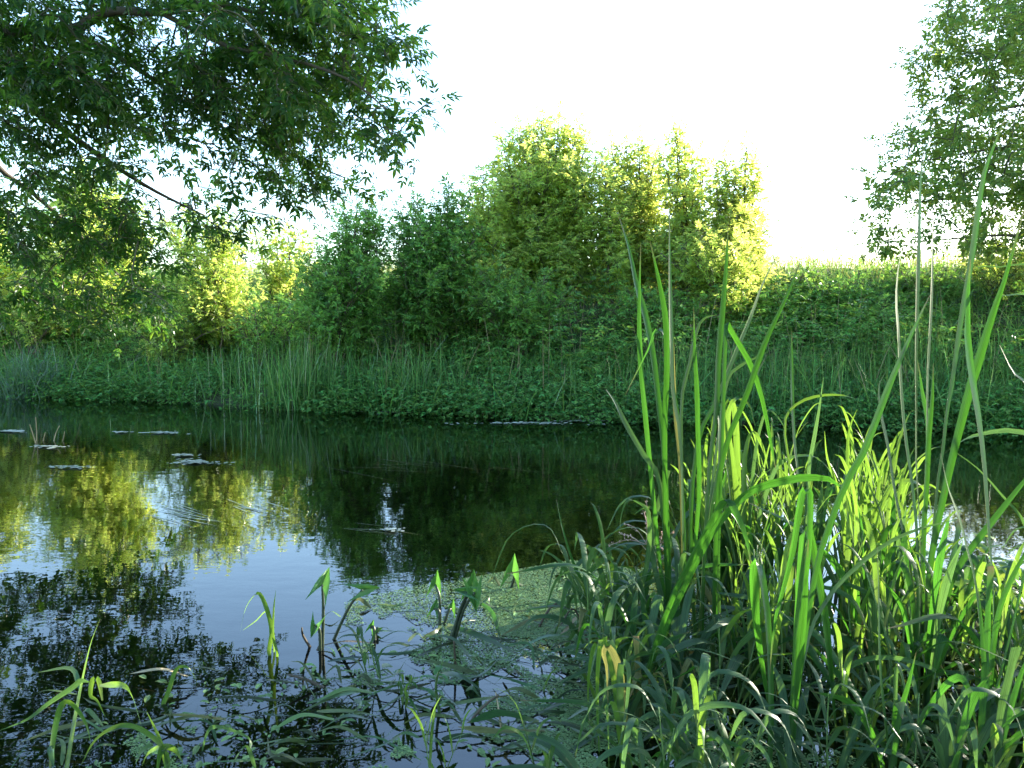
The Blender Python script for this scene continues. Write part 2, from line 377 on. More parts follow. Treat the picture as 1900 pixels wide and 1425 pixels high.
def in_poly(px, py, poly):
    poly = np.asarray(poly, float); c = np.zeros(len(px), bool); j = len(poly) - 1
    for i_ in range(len(poly)):
        xi, yi = poly[i_]; xj, yj = poly[j]
        c ^= ((yi > py) != (yj > py)) & (px < (xj - xi) * (py - yi) / (yj - yi + 1e-9) + xi); j = i_
    return c
def sample_poly(poly, n, r):
    poly = np.asarray(poly, float); lo, hi = poly.min(0), poly.max(0); out = []
    while sum(map(len, out)) < n:
        q = r.uniform(lo, hi, (n, 2)); out.append(q[in_poly(q[:, 0], q[:, 1], poly)])
    return np.concatenate(out)[:n]
def limb_tree(root, trunk, limbs, targets, seed, leafL, gap, mat, shootL=.5, outdir=(1, 0, -.2), spreadd=.5, droop=.6, tmpl=None, twigr=.006):
    """trunk path+radii, limbs [(path, r0, r1)], leafy shoots at 3-D targets fed from the nearest limb"""
    r = np.random.default_rng(seed)
    tb = MB(); tube(tb, trunk[0], trunk[1], 10); V, F_, U = tb.data(); child('trunk', V, F_, M['bark'], root)
    nodes = []
    for path, r0, r1 in limbs:
        P = smooth_path(path, 28); b = MB(); tube(b, P, np.linspace(r0, r1, 28), 7); V, F_, U = b.data(); child('limb', V, F_, M['bark'], root)
        nodes.append(P)
    nodes = np.concatenate(nodes); bb = MB(); acc = []
    grown = [nodes]
    order = np.argsort([np.min(np.linalg.norm(nodes - t, axis=1)) for t in targets])
    for k in order:
        t = targets[k]; A = np.concatenate(grown); dd = np.linalg.norm(A - t, axis=1) + 1.2 * np.maximum(0, t[2] - A[:, 2] - .3) * 0
        s = A[np.argmin(dd)]
        d = nrm(np.asarray(outdir) + r.normal(0, spreadd, 3)); e = t + d * shootL * r.uniform(.6, 1.2)
        m = (s + t) / 2 + np.array([0, 0, .06])
        P = smooth_path([s, m, t, (t + e) / 2 + np.array([0, 0, .03]), e], 14)
        ln = np.linalg.norm(t - s)
        tube(bb, P, np.linspace(twigr * (1 + min(1.2, ln)), .0022, 14), 4)
        shoot_leaves(acc, P[4:], leafL, gap, r, .1, droop)
        for q in range(2):
            o2 = P[r.integers(6, 12)]; d2 = nrm(d * .7 + r.normal(0, .6, 3)); e2 = o2 + d2 * shootL * .55
            Q = smooth_path([o2, (o2 + e2) / 2 + np.array([0, 0, .02]), e2], 6); tube(bb, Q, np.linspace(.004, .002, 6), 3)
            shoot_leaves(acc, Q, leafL, gap, r, .2, droop)
        grown.append(P[6:12:2])
    V, F_, U = bb.data(); child('twigs', V, F_, M['twig'], root)
    build_crown(root, acc, tmpl or COMP5N, M[mat])

# ------------------------------------------------------------------ overhanging tree, upper left
r = np.random.default_rng(5)
tr_base = np.array([-6.9, 5.4, hz(-6.9, 5.4) - .05])
ov = thing('overhanging_tree', 'dark leafy tree whose branches hang over the water from the near left bank', 'tree', tuple(tr_base))
trunk = smooth_path([tr_base, tr_base + [.15, .1, 1.2], tr_base + [.5, .2, 2.6], tr_base + [.8, .3, 4.2], tr_base + [.9, .5, 6.5]], 20)
limbs = [
    ([trunk[9], at(-160, 75, 5.7), at(0, 58, 5.5), at(125, 58, 5.5), at(200, 22, 5.4), at(300, 24, 5.3), at(410, 8, 5.2), at(470, 22, 5.1), at(580, 28, 5.1)], .055, .007),
    ([at(125, 58, 5.5), at(190, 90, 5.7), at(240, 118, 5.8), at(310, 165, 6.0), at(400, 230, 6.2), at(520, 280, 6.4), at(640, 330, 6.5)], .028, .006),
    ([at(300, 24, 5.3), at(360, 55, 5.3), at(430, 88, 5.3), at(540, 110, 5.2), at(650, 150, 5.1), at(730, 215, 5.0)], .02, .005),
    ([trunk[7], at(-150, 120, 6.2), at(0, 172, 6.2), at(90, 222, 6.3), at(180, 285, 6.5), at(280, 350, 6.8), at(380, 400, 7.1)], .06, .007),
    ([trunk[6], at(-150, 250, 6.6), at(20, 330, 6.9), at(130, 420, 7.2), at(230, 520, 7.4)], .04, .006),
    ([trunk[11], at(-100, -160, 5.6), at(150, -180, 5.4), at(420, -140, 5.2), at(640, -60, 5.0)], .06, .007),
]
T = []
def dep(q, r): # depth of the hanging crown: lower shoots hang farther out
    return np.interp(q[:, 1], [-300, 0, 300, 600], [5.0, 5.3, 6.3, 7.3]) + r.normal(0, .38, len(q))
dense = [(-250, -260), (380, -260), (520, -40), (560, 60), (520, 200), (470, 330), (400, 400), (330, 440), (280, 500), (280, 570), (250, 590), (120, 570), (-60, 560), (-250, 480)]
q = sample_poly(dense, 350, r); T.append(at(q[:, 0], q[:, 1], dep(q, r)))
low = [(-80, 360), (120, 380), (330, 420), (300, 500), (240, 575), (110, 560), (-80, 585)]
q = sample_poly(low, 45, r); T.append(at(q[:, 0], q[:, 1], dep(q, r)))
q = sample_poly([(-150, -60), (430, -60), (500, 150), (300, 230), (-100, 260)], 70, r); T.append(at(q[:, 0], q[:, 1], dep(q, r)))
outer = [(480, -150), (660, -30), (670, 60), (640, 120), (610, 200), (600, 300), (540, 360), (470, 360), (470, 200)]
q = sample_poly(outer, 80, r); T.append(at(q[:, 0], q[:, 1], dep(q, r)))
tips = [(715, 85, 5), (700, 60, 5), (670, 70, 5.1), (700, 120, 5), (660, 40, 5.1), (640, 110, 5.2), (620, 140, 5.2), (730, 255, 5), (690, 235, 5.1), (700, 250, 5), (650, 190, 5.2), (680, 200, 5.1), (640, 240, 5.4), (660, 215, 5.2),
        (580, 320, 6.3), (600, 345, 6.4), (560, 350, 6.3), (540, 380, 6.5), (590, 270, 6.2), (600, 240, 6), (500, 370, 6.6), (520, 330, 6.5), (470, 395, 6.8), (430, 430, 7), (400, 420, 7), (350, 440, 7.1), (250, 560, 7.4), (280, 540, 7.4), (200, 560, 7.4), (120, 550, 7.3), (40, 550, 7.3)]
tp = np.array(tips, float); T.append(at(tp[:, 0], tp[:, 1], tp[:, 2]))
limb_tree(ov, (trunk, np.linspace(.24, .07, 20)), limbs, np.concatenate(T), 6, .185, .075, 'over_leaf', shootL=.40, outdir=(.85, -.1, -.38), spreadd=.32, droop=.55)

# ------------------------------------------------------------------ tree at the right edge
r = np.random.default_rng(8)
rb = np.array([8.6, 10.6, hz(8.6, 10.6) - .05])
rt = thing('bank_tree', 'tall airy tree at the right edge with drooping twigs above the embankment', 'tree', tuple(rb))
trunk = smooth_path([rb, rb + [-.1, 0, 1.5], rb + [-.2, .1, 3.5], rb + [.1, 0, 5.6], rb + [.2, 0, 7.6]], 24)
limbs = []
for (px, py, D, k) in [(1690, 450, 10.3, 5), (1660, 380, 10.5, 7), (1700, 300, 9.8, 9), (1730, 240, 10.4, 11), (1780, 140, 9.9, 13), (1830, 60, 10.4, 15), (1860, -60, 10, 17), (2250, 380, 10.5, 7), (2350, 200, 10, 10), (2250, 60, 10.8, 13), (2120, -150, 10.3, 17), (2050, 350, 8.9, 7), (2050, 200, 9, 10), (2000, 420, 12, 6), (1950, 250, 12.3, 10), (2020, -160, 10.6, 19)]:
    e = at(px, py, D); s = trunk[k]; limbs.append(([s, s + (e - s) * .5 + [0, 0, .18], e], .035, .007))
left = [(1770, 10), (1720, 70), (1705, 130), (1725, 190), (1680, 250), (1660, 300), (1625, 330), (1650, 390), (1650, 440), (1720, 440), (1760, 430), (1800, 480), (2000, 480), (2400, 420), (2500, 150), (2300, -150), (2000, -260), (1850, -160), (1800, -60)]
q = sample_poly(left, 660, r); D = 10.3 + r.normal(0, .9, len(q)); T = [at(q[:, 0], q[:, 1], D)]
q = sample_poly([(2000, -520), (2450, -450), (2550, 200), (2450, 400), (2050, 100)], 240, r); T.append(at(q[:, 0], q[:, 1], 9.9 + r.normal(0, 1.3, len(q))))  # extra crown beyond the frame, added to cast shade on the overhanging tree
tips = np.array([(1625, 340, 10), (1640, 360, 10.2), (1630, 455, 10), (1650, 450, 10.1), (1690, 455, 10.3), (1720, 100, 10), (1735, 70, 10.3), (1710, 130, 10), (1690, 240, 10), (1670, 260, 10.2), (1780, 20, 10), (1800, 5, 10.2), (1740, 150, 10.2), (1660, 300, 10), (1640, 420, 10)], float)
T.append(at(tips[:, 0], tips[:, 1], tips[:, 2]))
limb_tree(rt, (trunk, np.linspace(.15, .03, 24)), limbs, np.concatenate(T), 9, .25, .085, 'right_leaf', shootL=.42, outdir=(-.3, -.2, -.05), spreadd=.6, droop=.5, tmpl=COMP5)

# ------------------------------------------------------------------ trees and shrubs on the far bank
def tip_at(px, py, D, dD=0): return at(px, py, D + dD)
def gbase(px, D): x = gx(px, D); return (x, D, hz(x, D))
def tree(name, label, cat, bpx, D, tips, seed, **kw):
    leaders = [(tip_at(px, py, D + (t[0] if t else 0)), rad) for (px, py, rad, *t) in tips]
    return leader_tree(name, label, cat, gbase(bpx, D), leaders, seed, **kw)
GB = 'trees along the far bank'
tree('bank_tree', 'tallest yellow green tree in the middle of the far bank, with many pointed shoots', 'tree', 1010, 13.6,
     [(1005, 222, .8), (1040, 225, .75, .3), (965, 250, .75, -.3), (1085, 250, .8, .3), (930, 262, .65, .2), (890, 325, .7, -.2), (1020, 290, 1.0, -.7), (950, 340, .9, -.6), (1085, 330, .9, -.4), (870, 385, .7, .1), (1110, 410, .9, -.6), (1060, 460, .8, -.5), (1000, 420, .9, -.8), (900, 430, .8, -.6), (960, 480, .9, -.9), (1110, 300, .7, .2), (1120, 345, .7, .1), (915, 300, .5, .3), (985, 235, .5, .2), (1065, 238, .5), (872, 345, .7, .2), (905, 292, .6, .1), (1118, 290, .6, .1), (1125, 400, .8, -.2), (1100, 520, .8, -.7), (1020, 510, .9, -.9), (900, 500, .8, -.7), (958, 232, .26, .1), (1000, 204, .28), (1040, 206, .28, -.1), (1078, 228, .26, .1), (925, 244, .24), (980, 218, .24, .2), (1100, 244, .24)], 21, group=GB, dens=.62)
tree('bank_tree', 'slim sunlit tree with a rounded top, just right of the tallest tree', 'tree', 1180, 13.9,
     [(1160, 270, .65), (1190, 266, .65, .2), (1135, 290, .6, .2), (1215, 292, .6, -.2), (1165, 390, .75, -.5), (1195, 420, .8, -.4), (1225, 390, .65, -.3), (1140, 440, .75, -.3), (1190, 490, .8, -.6), (1130, 330, .6), (1210, 330, .6), (1225, 300, .4, .2), (1235, 350, .6), (1240, 450, .7, -.4), (1134, 260, .24), (1182, 250, .26), (1160, 256, .22, .1), (1205, 268, .22)], 22, group=GB, dens=.58)
tree('bank_tree', 'narrow pointed sunlit tree, second highest point of the far bank', 'tree', 1265, 13.4,
     [(1255, 246, .6), (1285, 275, .6, .2), (1230, 300, .55, -.2), (1270, 360, .8, -.4), (1310, 315, .6, .1), (1245, 420, .8, -.5), (1305, 410, .8, -.4), (1254, 228, .26), (1268, 244, .22, .1), (1302, 280, .24)], 23, group=GB, dens=.62)
tree('bank_tree', 'feathery sunlit tree at the right end of the far bank row beside the open sky', 'tree', 1365, 13.2,
     [(1385, 280, .5), (1345, 296, .55, .1), (1365, 335, .6, -.2), (1402, 335, .5, .2), (1330, 350, .6, -.2), (1408, 420, .6), (1340, 420, .75, -.4), (1412, 380, .5, .2), (1375, 460, .8, -.5), (1386, 262, .24), (1346, 280, .24), (1408, 310, .22), (1328, 312, .22)], 24, group=GB, dens=.58)
tree('bank_shrub', 'low bright yellow shrub at the foot of the feathery tree, touching the embankment slope', 'shrub', 1340, 12.3,
     [(1260, 450, .6), (1310, 430, .6), (1370, 440, .6), (1415, 470, .5), (1340, 480, .6, -.3), (1225, 470, .5), (1400, 500, .5, -.2)], 25, mat='far_leaf', group='shrubs along the far bank', leafL=.22)
tree('bank_shrub', 'shaded green shrub below the narrow pointed tree', 'shrub', 1215, 11.8,
     [(1150, 560, .5), (1200, 550, .5), (1260, 570, .5), (1120, 570, .5, -.3), (1180, 590, .5, -.4), (1310, 565, .5), (1370, 575, .5)], 26, mat='shrub_leaf', group='shrubs along the far bank', leafL=.2)
tree('bank_shrub', 'large rounded green shrub left of the tallest tree', 'shrub', 640, 11.9,
     [(640, 395, .65), (690, 378, .65, .2), (600, 440, .6), (570, 470, .6), (660, 420, .8, -.5), (720, 410, .7, -.2), (620, 500, .7, -.6), (560, 520, .6, -.2), (680, 500, .8, -.7), (690, 358, .24), (640, 374, .24), (665, 372, .22), (715, 372, .22)], 27, mat='shrub_leaf', group='shrubs along the far bank', leafL=.22, dens=1.1)
tree('bank_shrub', 'dark green bushy shrub between the rounded shrub and the tallest tree', 'shrub', 790, 12.2,
     [(765, 372, .6), (800, 390, .6, .2), (830, 352, .5), (740, 400, .6), (850, 400, .6, .2), (780, 430, .8, -.5), (840, 460, .8, -.5), (740, 480, .7, -.6), (800, 520, .8, -.8), (865, 360, .6, .3), (895, 420, .7), (832, 336, .24), (765, 352, .24), (800, 366, .22), (740, 378, .22)], 28, mat='shrub_leaf', group='shrubs along the far bank', leafL=.23, dens=1.1)
tree('bank_shrub', 'spreading green shrub in front of the tallest tree', 'shrub', 960, 11.6,
     [(890, 505, .7), (950, 545, .7, -.2), (1010, 515, .7), (1060, 550, .7), (1035, 600, .6, -.4), (920, 610, .6, -.4), (870, 560, .6, -.3), (1090, 590, .6, -.2), (980, 590, .6, -.5)], 29, mat='shrub_leaf', group='shrubs along the far bank', leafL=.22)
tree('bank_tree', 'half sunlit bushy tree leaning against the left side of the tallest tree', 'tree', 885, 12.9,
     [(868, 338, .6), (898, 325, .6, .1), (845, 372, .6), (915, 370, .7), (880, 420, .85, -.4), (920, 450, .8, -.5), (850, 470, .8, -.5), (890, 520, .8, -.6)], 38, group=GB, dens=.62)
tree('bank_tree', 'thin sunlit tree squeezed between the tallest tree and the rounded-top tree', 'tree', 1128, 13.3,
     [(1118, 300, .5), (1138, 318, .5, .1), (1112, 370, .6), (1142, 390, .6), (1128, 450, .75, -.3), (1120, 520, .7, -.4)], 39, group=GB, dens=.6)
tree('bank_tree', 'rounded bright yellow tree seen under the overhanging branches', 'tree', 400, 13.2,
     [(385, 400, .75), (430, 405, .7), (345, 395, .75), (300, 400, .7), (455, 450, .6), (410, 440, .8, -.3), (400, 500, .8, -.5), (350, 530, .8, -.4)], 30, group=GB, leafL=.2, dens=1.2)
tree('bank_tree', 'thin see-through tree with sky showing between its shoots, left of the rounded shrub', 'tree', 525, 14.6,
     [(510, 418, .4), (535, 430, .4), (555, 425, .4), (490, 440, .4), (575, 440, .4), (470, 420, .4)], 31, group=GB, dens=.6)
tree('bank_tree', 'tall yellow green tree half hidden behind the overhanging branches, beyond the left water', 'tree', 170, 14.4,
     [(150, 322, .9), (215, 330, .9), (100, 350, .8), (260, 390, .8), (180, 430, .9, -.5), (60, 400, .7), (290, 430, .7), (120, 470, .9, -.6)], 32, group=GB)
tree('bank_tree', 'yellowish tree at the far left end of the bank behind the overhanging leaves', 'tree', -40, 15.0,
     [(-60, 340, .9), (10, 390, .8), (-120, 320, .9), (-20, 450, .9, -.6), (40, 480, .8, -.5), (-100, 440, .9)], 33, group=GB)
tree('bank_shrub', 'low yellow green shrub on the left bank below the rounded yellow tree', 'shrub', 300, 12.8,
     [(240, 560, .6), (300, 560, .6), (360, 570, .6), (430, 570, .6), (200, 580, .5), (480, 580, .5)], 34, mat='far_leaf', group='shrubs along the far bank', leafL=.19)
tree('bank_shrub', 'low shrub at the left end overhanging a dark hollow by the water', 'shrub', 60, 13.6,
     [(20, 560, .7), (90, 565, .7), (150, 570, .6), (-60, 550, .8)], 35, mat='far_leaf', group='shrubs along the far bank', leafL=.2, t0=.4)
tree('bank_shrub', 'green shrub filling the gap between the yellow tree and the rounded shrub', 'shrub', 500, 12.2,
     [(470, 570, .5), (520, 560, .5), (555, 580, .5), (440, 600, .45)], 36, mat='shrub_leaf', group='shrubs along the far bank', leafL=.19)
leader_tree('bank_tree', 'large tree added behind the tall right-edge tree to shade the overhanging branches', 'tree', (13.3, 14.8, hz(13.3, 14.8)), [(np.array([13.3 + a, 14.8 + b, h]), 1.3) for a, b, h in [(-1.6, .2, 7.2), (-.6, -.8, 8.4), (.6, .3, 9.0), (1.6, -.4, 7.6), (-1.0, 1.0, 6.6), (-2.1, -.4, 5.8), (0, -1.4, 6.2), (1.2, .9, 8.2)]], 37, mat='right_leaf', group=GB, leafL=.33, gap=.12, dens=.8, stem_r=.06, t0=.25)  # added tree, mostly out of view, keeping sun off the overhanging crown
# slope bushes at the right
for k, (px, D, tips, lab) in enumerate([
    (1560, 12.6, [(1520, 545, .5), (1570, 540, .5), (1600, 550, .5), (1545, 565, .5, -.3)], 'dark green bush halfway up the grassy embankment slope'),
    (1480, 13.6, [(1455, 515, .45), (1490, 510, .45), (1520, 520, .4)], 'small bush near the top of the embankment beside the yellow shrub'),
    (1700, 12.8, [(1660, 530, .5), (1700, 520, .6), (1750, 520, .6), (1720, 560, .5, -.4)], 'green bush on the slope under the tall right-edge tree'),
    (1850, 12.4, [(1800, 500, .6), (1850, 480, .7), (1900, 470, .7), (1870, 540, .6, -.4), (1960, 480, .7)], 'yellow green bush at the foot of the tall right-edge tree'),
    (1620, 11.4, [(1590, 610, .4), (1630, 600, .4), (1665, 615, .4)], 'low leafy bush just behind the reeds on the right bank')]):
    tree('slope_bush', lab, 'bush', px, D, tips, 40 + k, mat='far_leaf' if k == 3 else 'shrub_leaf', group='bushes on the embankment slope', leafL=.19)

# ------------------------------------------------------------------ far-bank reeds, herbs, grass (uncountable cover)
def shore_s(P): return pdist(P, FAR)
def scatter_far(n, s0, s1, x0, x1, r, power=1.0):
    t = r.random(n); s = s0 + (s1 - s0) * r.random(n) ** power
    x = x0 + (x1 - x0) * t; y = np.interp(x, FAR[:, 0], FAR[:, 1])
    return np.column_stack([x + .27 * s, y + .96 * s])
def fast_blades(O, H, W, lean, az, r, bend=.5, nseg=5):
    """many strap blades at once: O (n,3)"""
    n = len(O); s = np.linspace(0, 1, nseg)
    dirh = np.stack([np.cos(az), np.sin(az), np.zeros(n)], -1)
    out = (lean[:, None] * s + bend * lean[:, None] * s ** 3)
    up = s[None] * (1 - .35 * np.minimum(1.2, lean)[:, None] * s ** 2)
    P = O[:, None] + H[:, None, None] * (dirh[:, None] * out[..., None] + np.array([0, 0, 1.]) * up[..., None])
    sa = r.uniform(0, PI, n); side = np.stack([np.cos(sa), np.sin(sa), np.zeros(n)], -1)
    w = W[:, None] * .5 * np.clip(1 - s, .03, 1)[None] ** .6
    L = P - side[:, None] * w[..., None]; R = P + side[:, None] * w[..., None]
    V = np.stack([L, R], 2).reshape(n, -1, 3)
    i = np.arange(nseg - 1) * 2; q = np.stack([i, i + 1, i + 3, i + 2], -1)
    F_ = (q[None] + (np.arange(n) * nseg * 2)[:, None, None]).reshape(-1, 4)
    u = np.tile(np.stack([np.tile([0, 1], nseg), np.repeat(s, 2)], -1), (n, 1))
    return V.reshape(-1, 3), F_, u
def with_z(P, dz=0): return np.column_stack([P, height(P) + dz])
r = np.random.default_rng(60)
# reeds: density and height vary along the bank
P = scatter_far(13000, -.1, 1.9, -13, 9.5, r, .8); nz = vnoise(P * 1.4, 9); nr = vnoise(P * 3.5, 19)
px_ = P[:, 0] / P[:, 1] * 1400 + 950
right = np.clip((px_ - 1050) / 150, 0, 1)
keep = r.random(len(P)) < np.clip(.30 + .5 * nz + .35 * nr + .35 * right, 0.05, 1); P = P[keep]; nz = nz[keep]; right = right[keep]
n = len(P); Hh = np.clip(.62 + .2 * nz + .12 * right, .3, 1.1) * r.uniform(.6, 1.3, n)
V, F_, U = fast_blades(with_z(P, -.05), Hh, r.uniform(.010, .020, n), np.abs(r.normal(.12, .16, n)), r.uniform(0, 6.28, n), r)
tag(mk('reeds', V, F_, M['reed'], None, U), 'mass of thin dark green reeds along the far waterline', 'reeds', kind='stuff')
# arching sedge
P = scatter_far(9000, -.15, 1.6, -13, 9.5, r, 1.0); nz = vnoise(P * 1.2, 14); keep = r.random(len(P)) < np.clip(.5 - .5 * nz, .1, 1); P = P[keep]; n = len(P)
V, F_, U = fast_blades(with_z(P, -.03), r.uniform(.3, .75, n), r.uniform(.012, .022, n), np.abs(r.normal(.5, .3, n)), r.uniform(0, 6.28, n), r, .9, 6)
tag(mk('sedge', V, F_, M['herb'], None, U), 'arching green sedge mixed among the far bank reeds', 'sedge', kind='stuff')
# leafy herbs at the waterline and up the slope
def herb_mass(name, label, P, Hh, leafL, mat, r, per=16, tmpl=None, flat=.3):
    n = len(P); base = with_z(P); O = np.repeat(base, per, 0); m = len(O); hh = np.repeat(Hh, per)
    O = O + np.column_stack([r.normal(0, .10, m), r.normal(0, .10, m), hh * r.random(m) ** .6])
    az = r.uniform(0, 6.28, m); D = np.column_stack([np.cos(az), np.sin(az), r.normal(.0, .3, m)])
    Uu = np.array([0, 0, 1.]) + r.normal(0, flat, (m, 3)) + np.array([0, -.25, 0])
    V, F_ = spread(tmpl or COMP3, O, D, Uu, leafL * r.uniform(.5, 1.3, m))
    return tag(mk(name, V, F_, M[mat], None, smooth=False), label, 'herbs', kind='stuff')
P = scatter_far(2600, -.2, .9, -9, 9, r, 1.3); nz = vnoise(P * 1.6, 21); px_ = P[:, 0] / P[:, 1] * 1400 + 950
keep = r.random(len(P)) < np.clip(.35 + .55 * nz + .4 * ((px_ > 560) & (px_ < 1150)), .06, 1); P = P[keep]
herb_mass('waterside_herbs', 'low leafy herbs spilling over the far water edge', P, np.clip(.28 + .12 * r.normal(size=len(P)), .1, .6), .13, 'herb', r, 22)
P = scatter_far(3400, 1.4, 6.6, -14, 12, r, 1.0); nz = vnoise(P * 1.3, 24); n2 = vnoise(P * 2.1, 27)
k1 = n2 > .05; k2 = (n2 <= .12) & (nz > -.55)
herb_mass('undergrowth', 'broad-leaved brambles and nettles covering the embankment slope', P[k1], np.clip(.42 + .35 * nz[k1], .1, .95), .21, 'nettle', r, 22, COMP5)
herb_mass('low_undergrowth', 'low small-leaved weeds between the brambles on the embankment slope', P[k2], np.clip(.3 + .2 * nz[k2], .08, .6), .11, 'herb', r, 26, COMP3)
P = scatter_far(15000, 4.6, 11.0, -14, 16, r, .85); n = len(P)
V, F_, U = fast_blades(with_z(P), r.uniform(.25, .6, n) * (1 + .5 * (r.random(n) < .08)), r.uniform(.006, .014, n), np.abs(r.normal(.25, .2, n)), r.uniform(0, 6.28, n), r)
tag(mk('grass', V, F_, M['dgrass'], None, U), 'sunlit tall grass along the top of the embankment', 'grass', kind='stuff')
P = scatter_far(9000, 2.0, 7.0, -14, 14, r, 1.0); nz = vnoise(P * .9, 35); P = P[nz > -.25]; n = len(P)
V, F_, U = fast_blades(with_z(P), r.uniform(.35, .85, n), r.uniform(.008, .016, n), np.abs(r.normal(.4, .25, n)), r.uniform(0, 6.28, n), r, .8)
tag(mk('slope_grass', V, F_, M['sgrass'], None, U), 'lush light green grass patches on the embankment slope', 'grass', kind='stuff')
P = scatter_far(120, 6.8, 9.0, -10, 14, r, 1.0)
herb_mass('crest_weeds', 'scattered taller weeds along the top of the embankment', P, r.uniform(.3, .75, len(P)), .12, 'nettle', r, 22, COMP3)
P = scatter_far(420, 0, 3.2, -12, 9.5, r, .8); n = len(P)
V, F_, U = fast_blades(with_z(P, -.03), r.uniform(.6, 1.25, n), r.uniform(.007, .013, n), np.abs(r.normal(.12, .2, n)), r.uniform(0, 6.28, n), r, .3)
tag(mk('dry_grass', V, F_, M['dead'], None, U), 'thin straw coloured dead stems standing among the far bank reeds', 'dry grass', kind='stuff')
P = scatter_far(260, .6, 3.6, -13, 9.5, r, 1.0); nz = vnoise(P, 33); P = P[nz > -.1]
herb_mass('tall_herbs', 'taller leafy weeds rising above the far bank reeds', P, np.full(len(P), .95), .17, 'nettle', r, 26, COMP5)
# two distinct clumps
def far_clump(label, px, D, n, H, mat, seed, spread_=.2, lean=.18):
    r = np.random.default_rng(seed); x, y, z = gbase(px, D)
    Pn = np.column_stack([x + r.normal(0, spread_, n), y + r.normal(0, spread_ * .6, n)])
    V, F_, U = fast_blades(with_z(Pn, -.05), H * r.uniform(.55, 1.15, n), r.uniform(.012, .022, n), np.abs(r.normal(lean, .15, n)), r.uniform(0, 6.28, n), r)
    o = mk('reed_clump', V, F_, M[mat], None, U, loc=(x, y, z)); return tag(o, label, 'reeds', 'reed clumps on the far bank')
far_clump('bluish grey reed clump at the left end of the far waterline', 50, 12.25, 240, .85, 'blue_reed', 71, .3, .3)
far_clump('tall dark upright reed clump below the rounded green shrub', 555, 10.55, 260, 1.05, 'reed', 72, .28, .08)
far_clump('upright reed clump standing in the middle of the far waterline', 760, 10.3, 120, .95, 'reed', 73, .3, .1)

# ------------------------------------------------------------------ near plants traced from the photo
def blade_obj(root, pts, wpx, D0, D1, seed, mat='cattail', prof='cattail', cut=False, fold=.3, tw=None, name='leaf', n=20, label=None):
    r = np.random.default_rng(seed); pts = np.asarray(pts, float)
    seg = np.concatenate([[0], np.cumsum(np.linalg.norm(np.diff(pts, axis=0), axis=1))]); s = seg / seg[-1]
    D = D0 + (D1 - D0) * s
    P = at(pts[:, 0], pts[:, 1], D); mb = MB(); w = wpx / 1400 * (D0 + D1) / 2 * (1.15 if prof == 'grass' else .76)
    tw = tw if tw is not None else (r.uniform(-.5, .5), r.uniform(-1.0, 1.0))
    T0 = P[-1] - P[0]; side = np.cross(T0, np.array([0, 1., 0])); side = side if np.linalg.norm(side) > 1e-6 else np.array([1., 0, 0])
    blade(mb, P, w, nrm(side), tw, fold, n, prof, cut)
    V, F_, U = mb.data(); return child(name, V, F_, M[mat], root, U, label=label)
def plant(name, label, cat, bpx, blades, group=None, seed=0, mat='cattail', prof='cattail', zb=-.04):
    b = ground(*bpx, z=0.0); root = thing(name, label, cat, (b[0], b[1], zb), group); r = np.random.default_rng(seed + 500)
    for k, bl in enumerate(blades):
        pts, w = bl[0], bl[1]; kw = dict(bl[2]) if len(bl) > 2 else {}
        dD = kw.pop('dD', r.uniform(-.18, .18)); m = kw.pop('mat', mat)
        if not kw.pop('loose', False): pts = list(pts) + [(bpx[0] + r.uniform(-9, 9), bpx[1] + r.uniform(-4, 4)), (bpx[0] + r.uniform(-5, 5), bpx[1] + 18)]
        blade_obj(root, pts[::-1], w, b[1], b[1] + dD, seed * 31 + k, m, kw.pop('prof', prof), **kw)
    return root
GC = 'cattail plants standing in the near water'
plant('cattail', 'leftmost tall cattail, its highest blade leaning left before the sunlit trees', 'cattail', (1242, 1215),
      [([(1148, 401), (1166, 457), (1181, 530), (1196, 581), (1210, 650), (1223, 758), (1233, 862), (1240, 1050)], 17, {'tw': (.2, .5)}),
       ([(1189, 453), (1186, 554), (1187, 650), (1196, 758), (1208, 882), (1226, 1060)], 13, {'mat': 'cattail'}),
       ([(1206, 448), (1222, 519), (1235, 596), (1237, 689), (1233, 804), (1236, 1040)], 15),
       ([(1124, 722), (1142, 747), (1162, 789), (1196, 847), (1223, 893), (1238, 1060)], 13, {'mat': 'grey_grass'})], GC, 1)
plant('cattail', 'cattail with a dark needle-like centre blade and one blade folded down to the left', 'cattail', (1272, 1225),
      [([(1242, 380), (1243, 507), (1245, 612), (1248, 727), (1262, 824), (1268, 1040)], 15, {'tw': (.9, .5)}),
       ([(1160, 733), (1204, 645), (1214, 616), (1226, 612), (1236, 630), (1247, 708), (1262, 816), (1270, 1040)], 11),
       ([(1246, 540), (1248, 640), (1252, 760), (1262, 870), (1266, 1050)], 10, {'mat': 'cattail_dry'}),
       ([(1287, 569), (1289, 650), (1293, 727), (1295, 804), (1297, 920), (1284, 1060)], 12),
       ([(1331, 584), (1308, 590), (1293, 612), (1278, 681), (1264, 747), (1266, 900), (1270, 1060)], 10, {'mat': 'grey_grass'}),
       ([(1239, 872), (1227, 915), (1213, 970), (1212, 1040), (1240, 1150)], 15, {'cut': True, 'mat': 'grey_grass', 'tw': (0, .2)})], GC, 2)
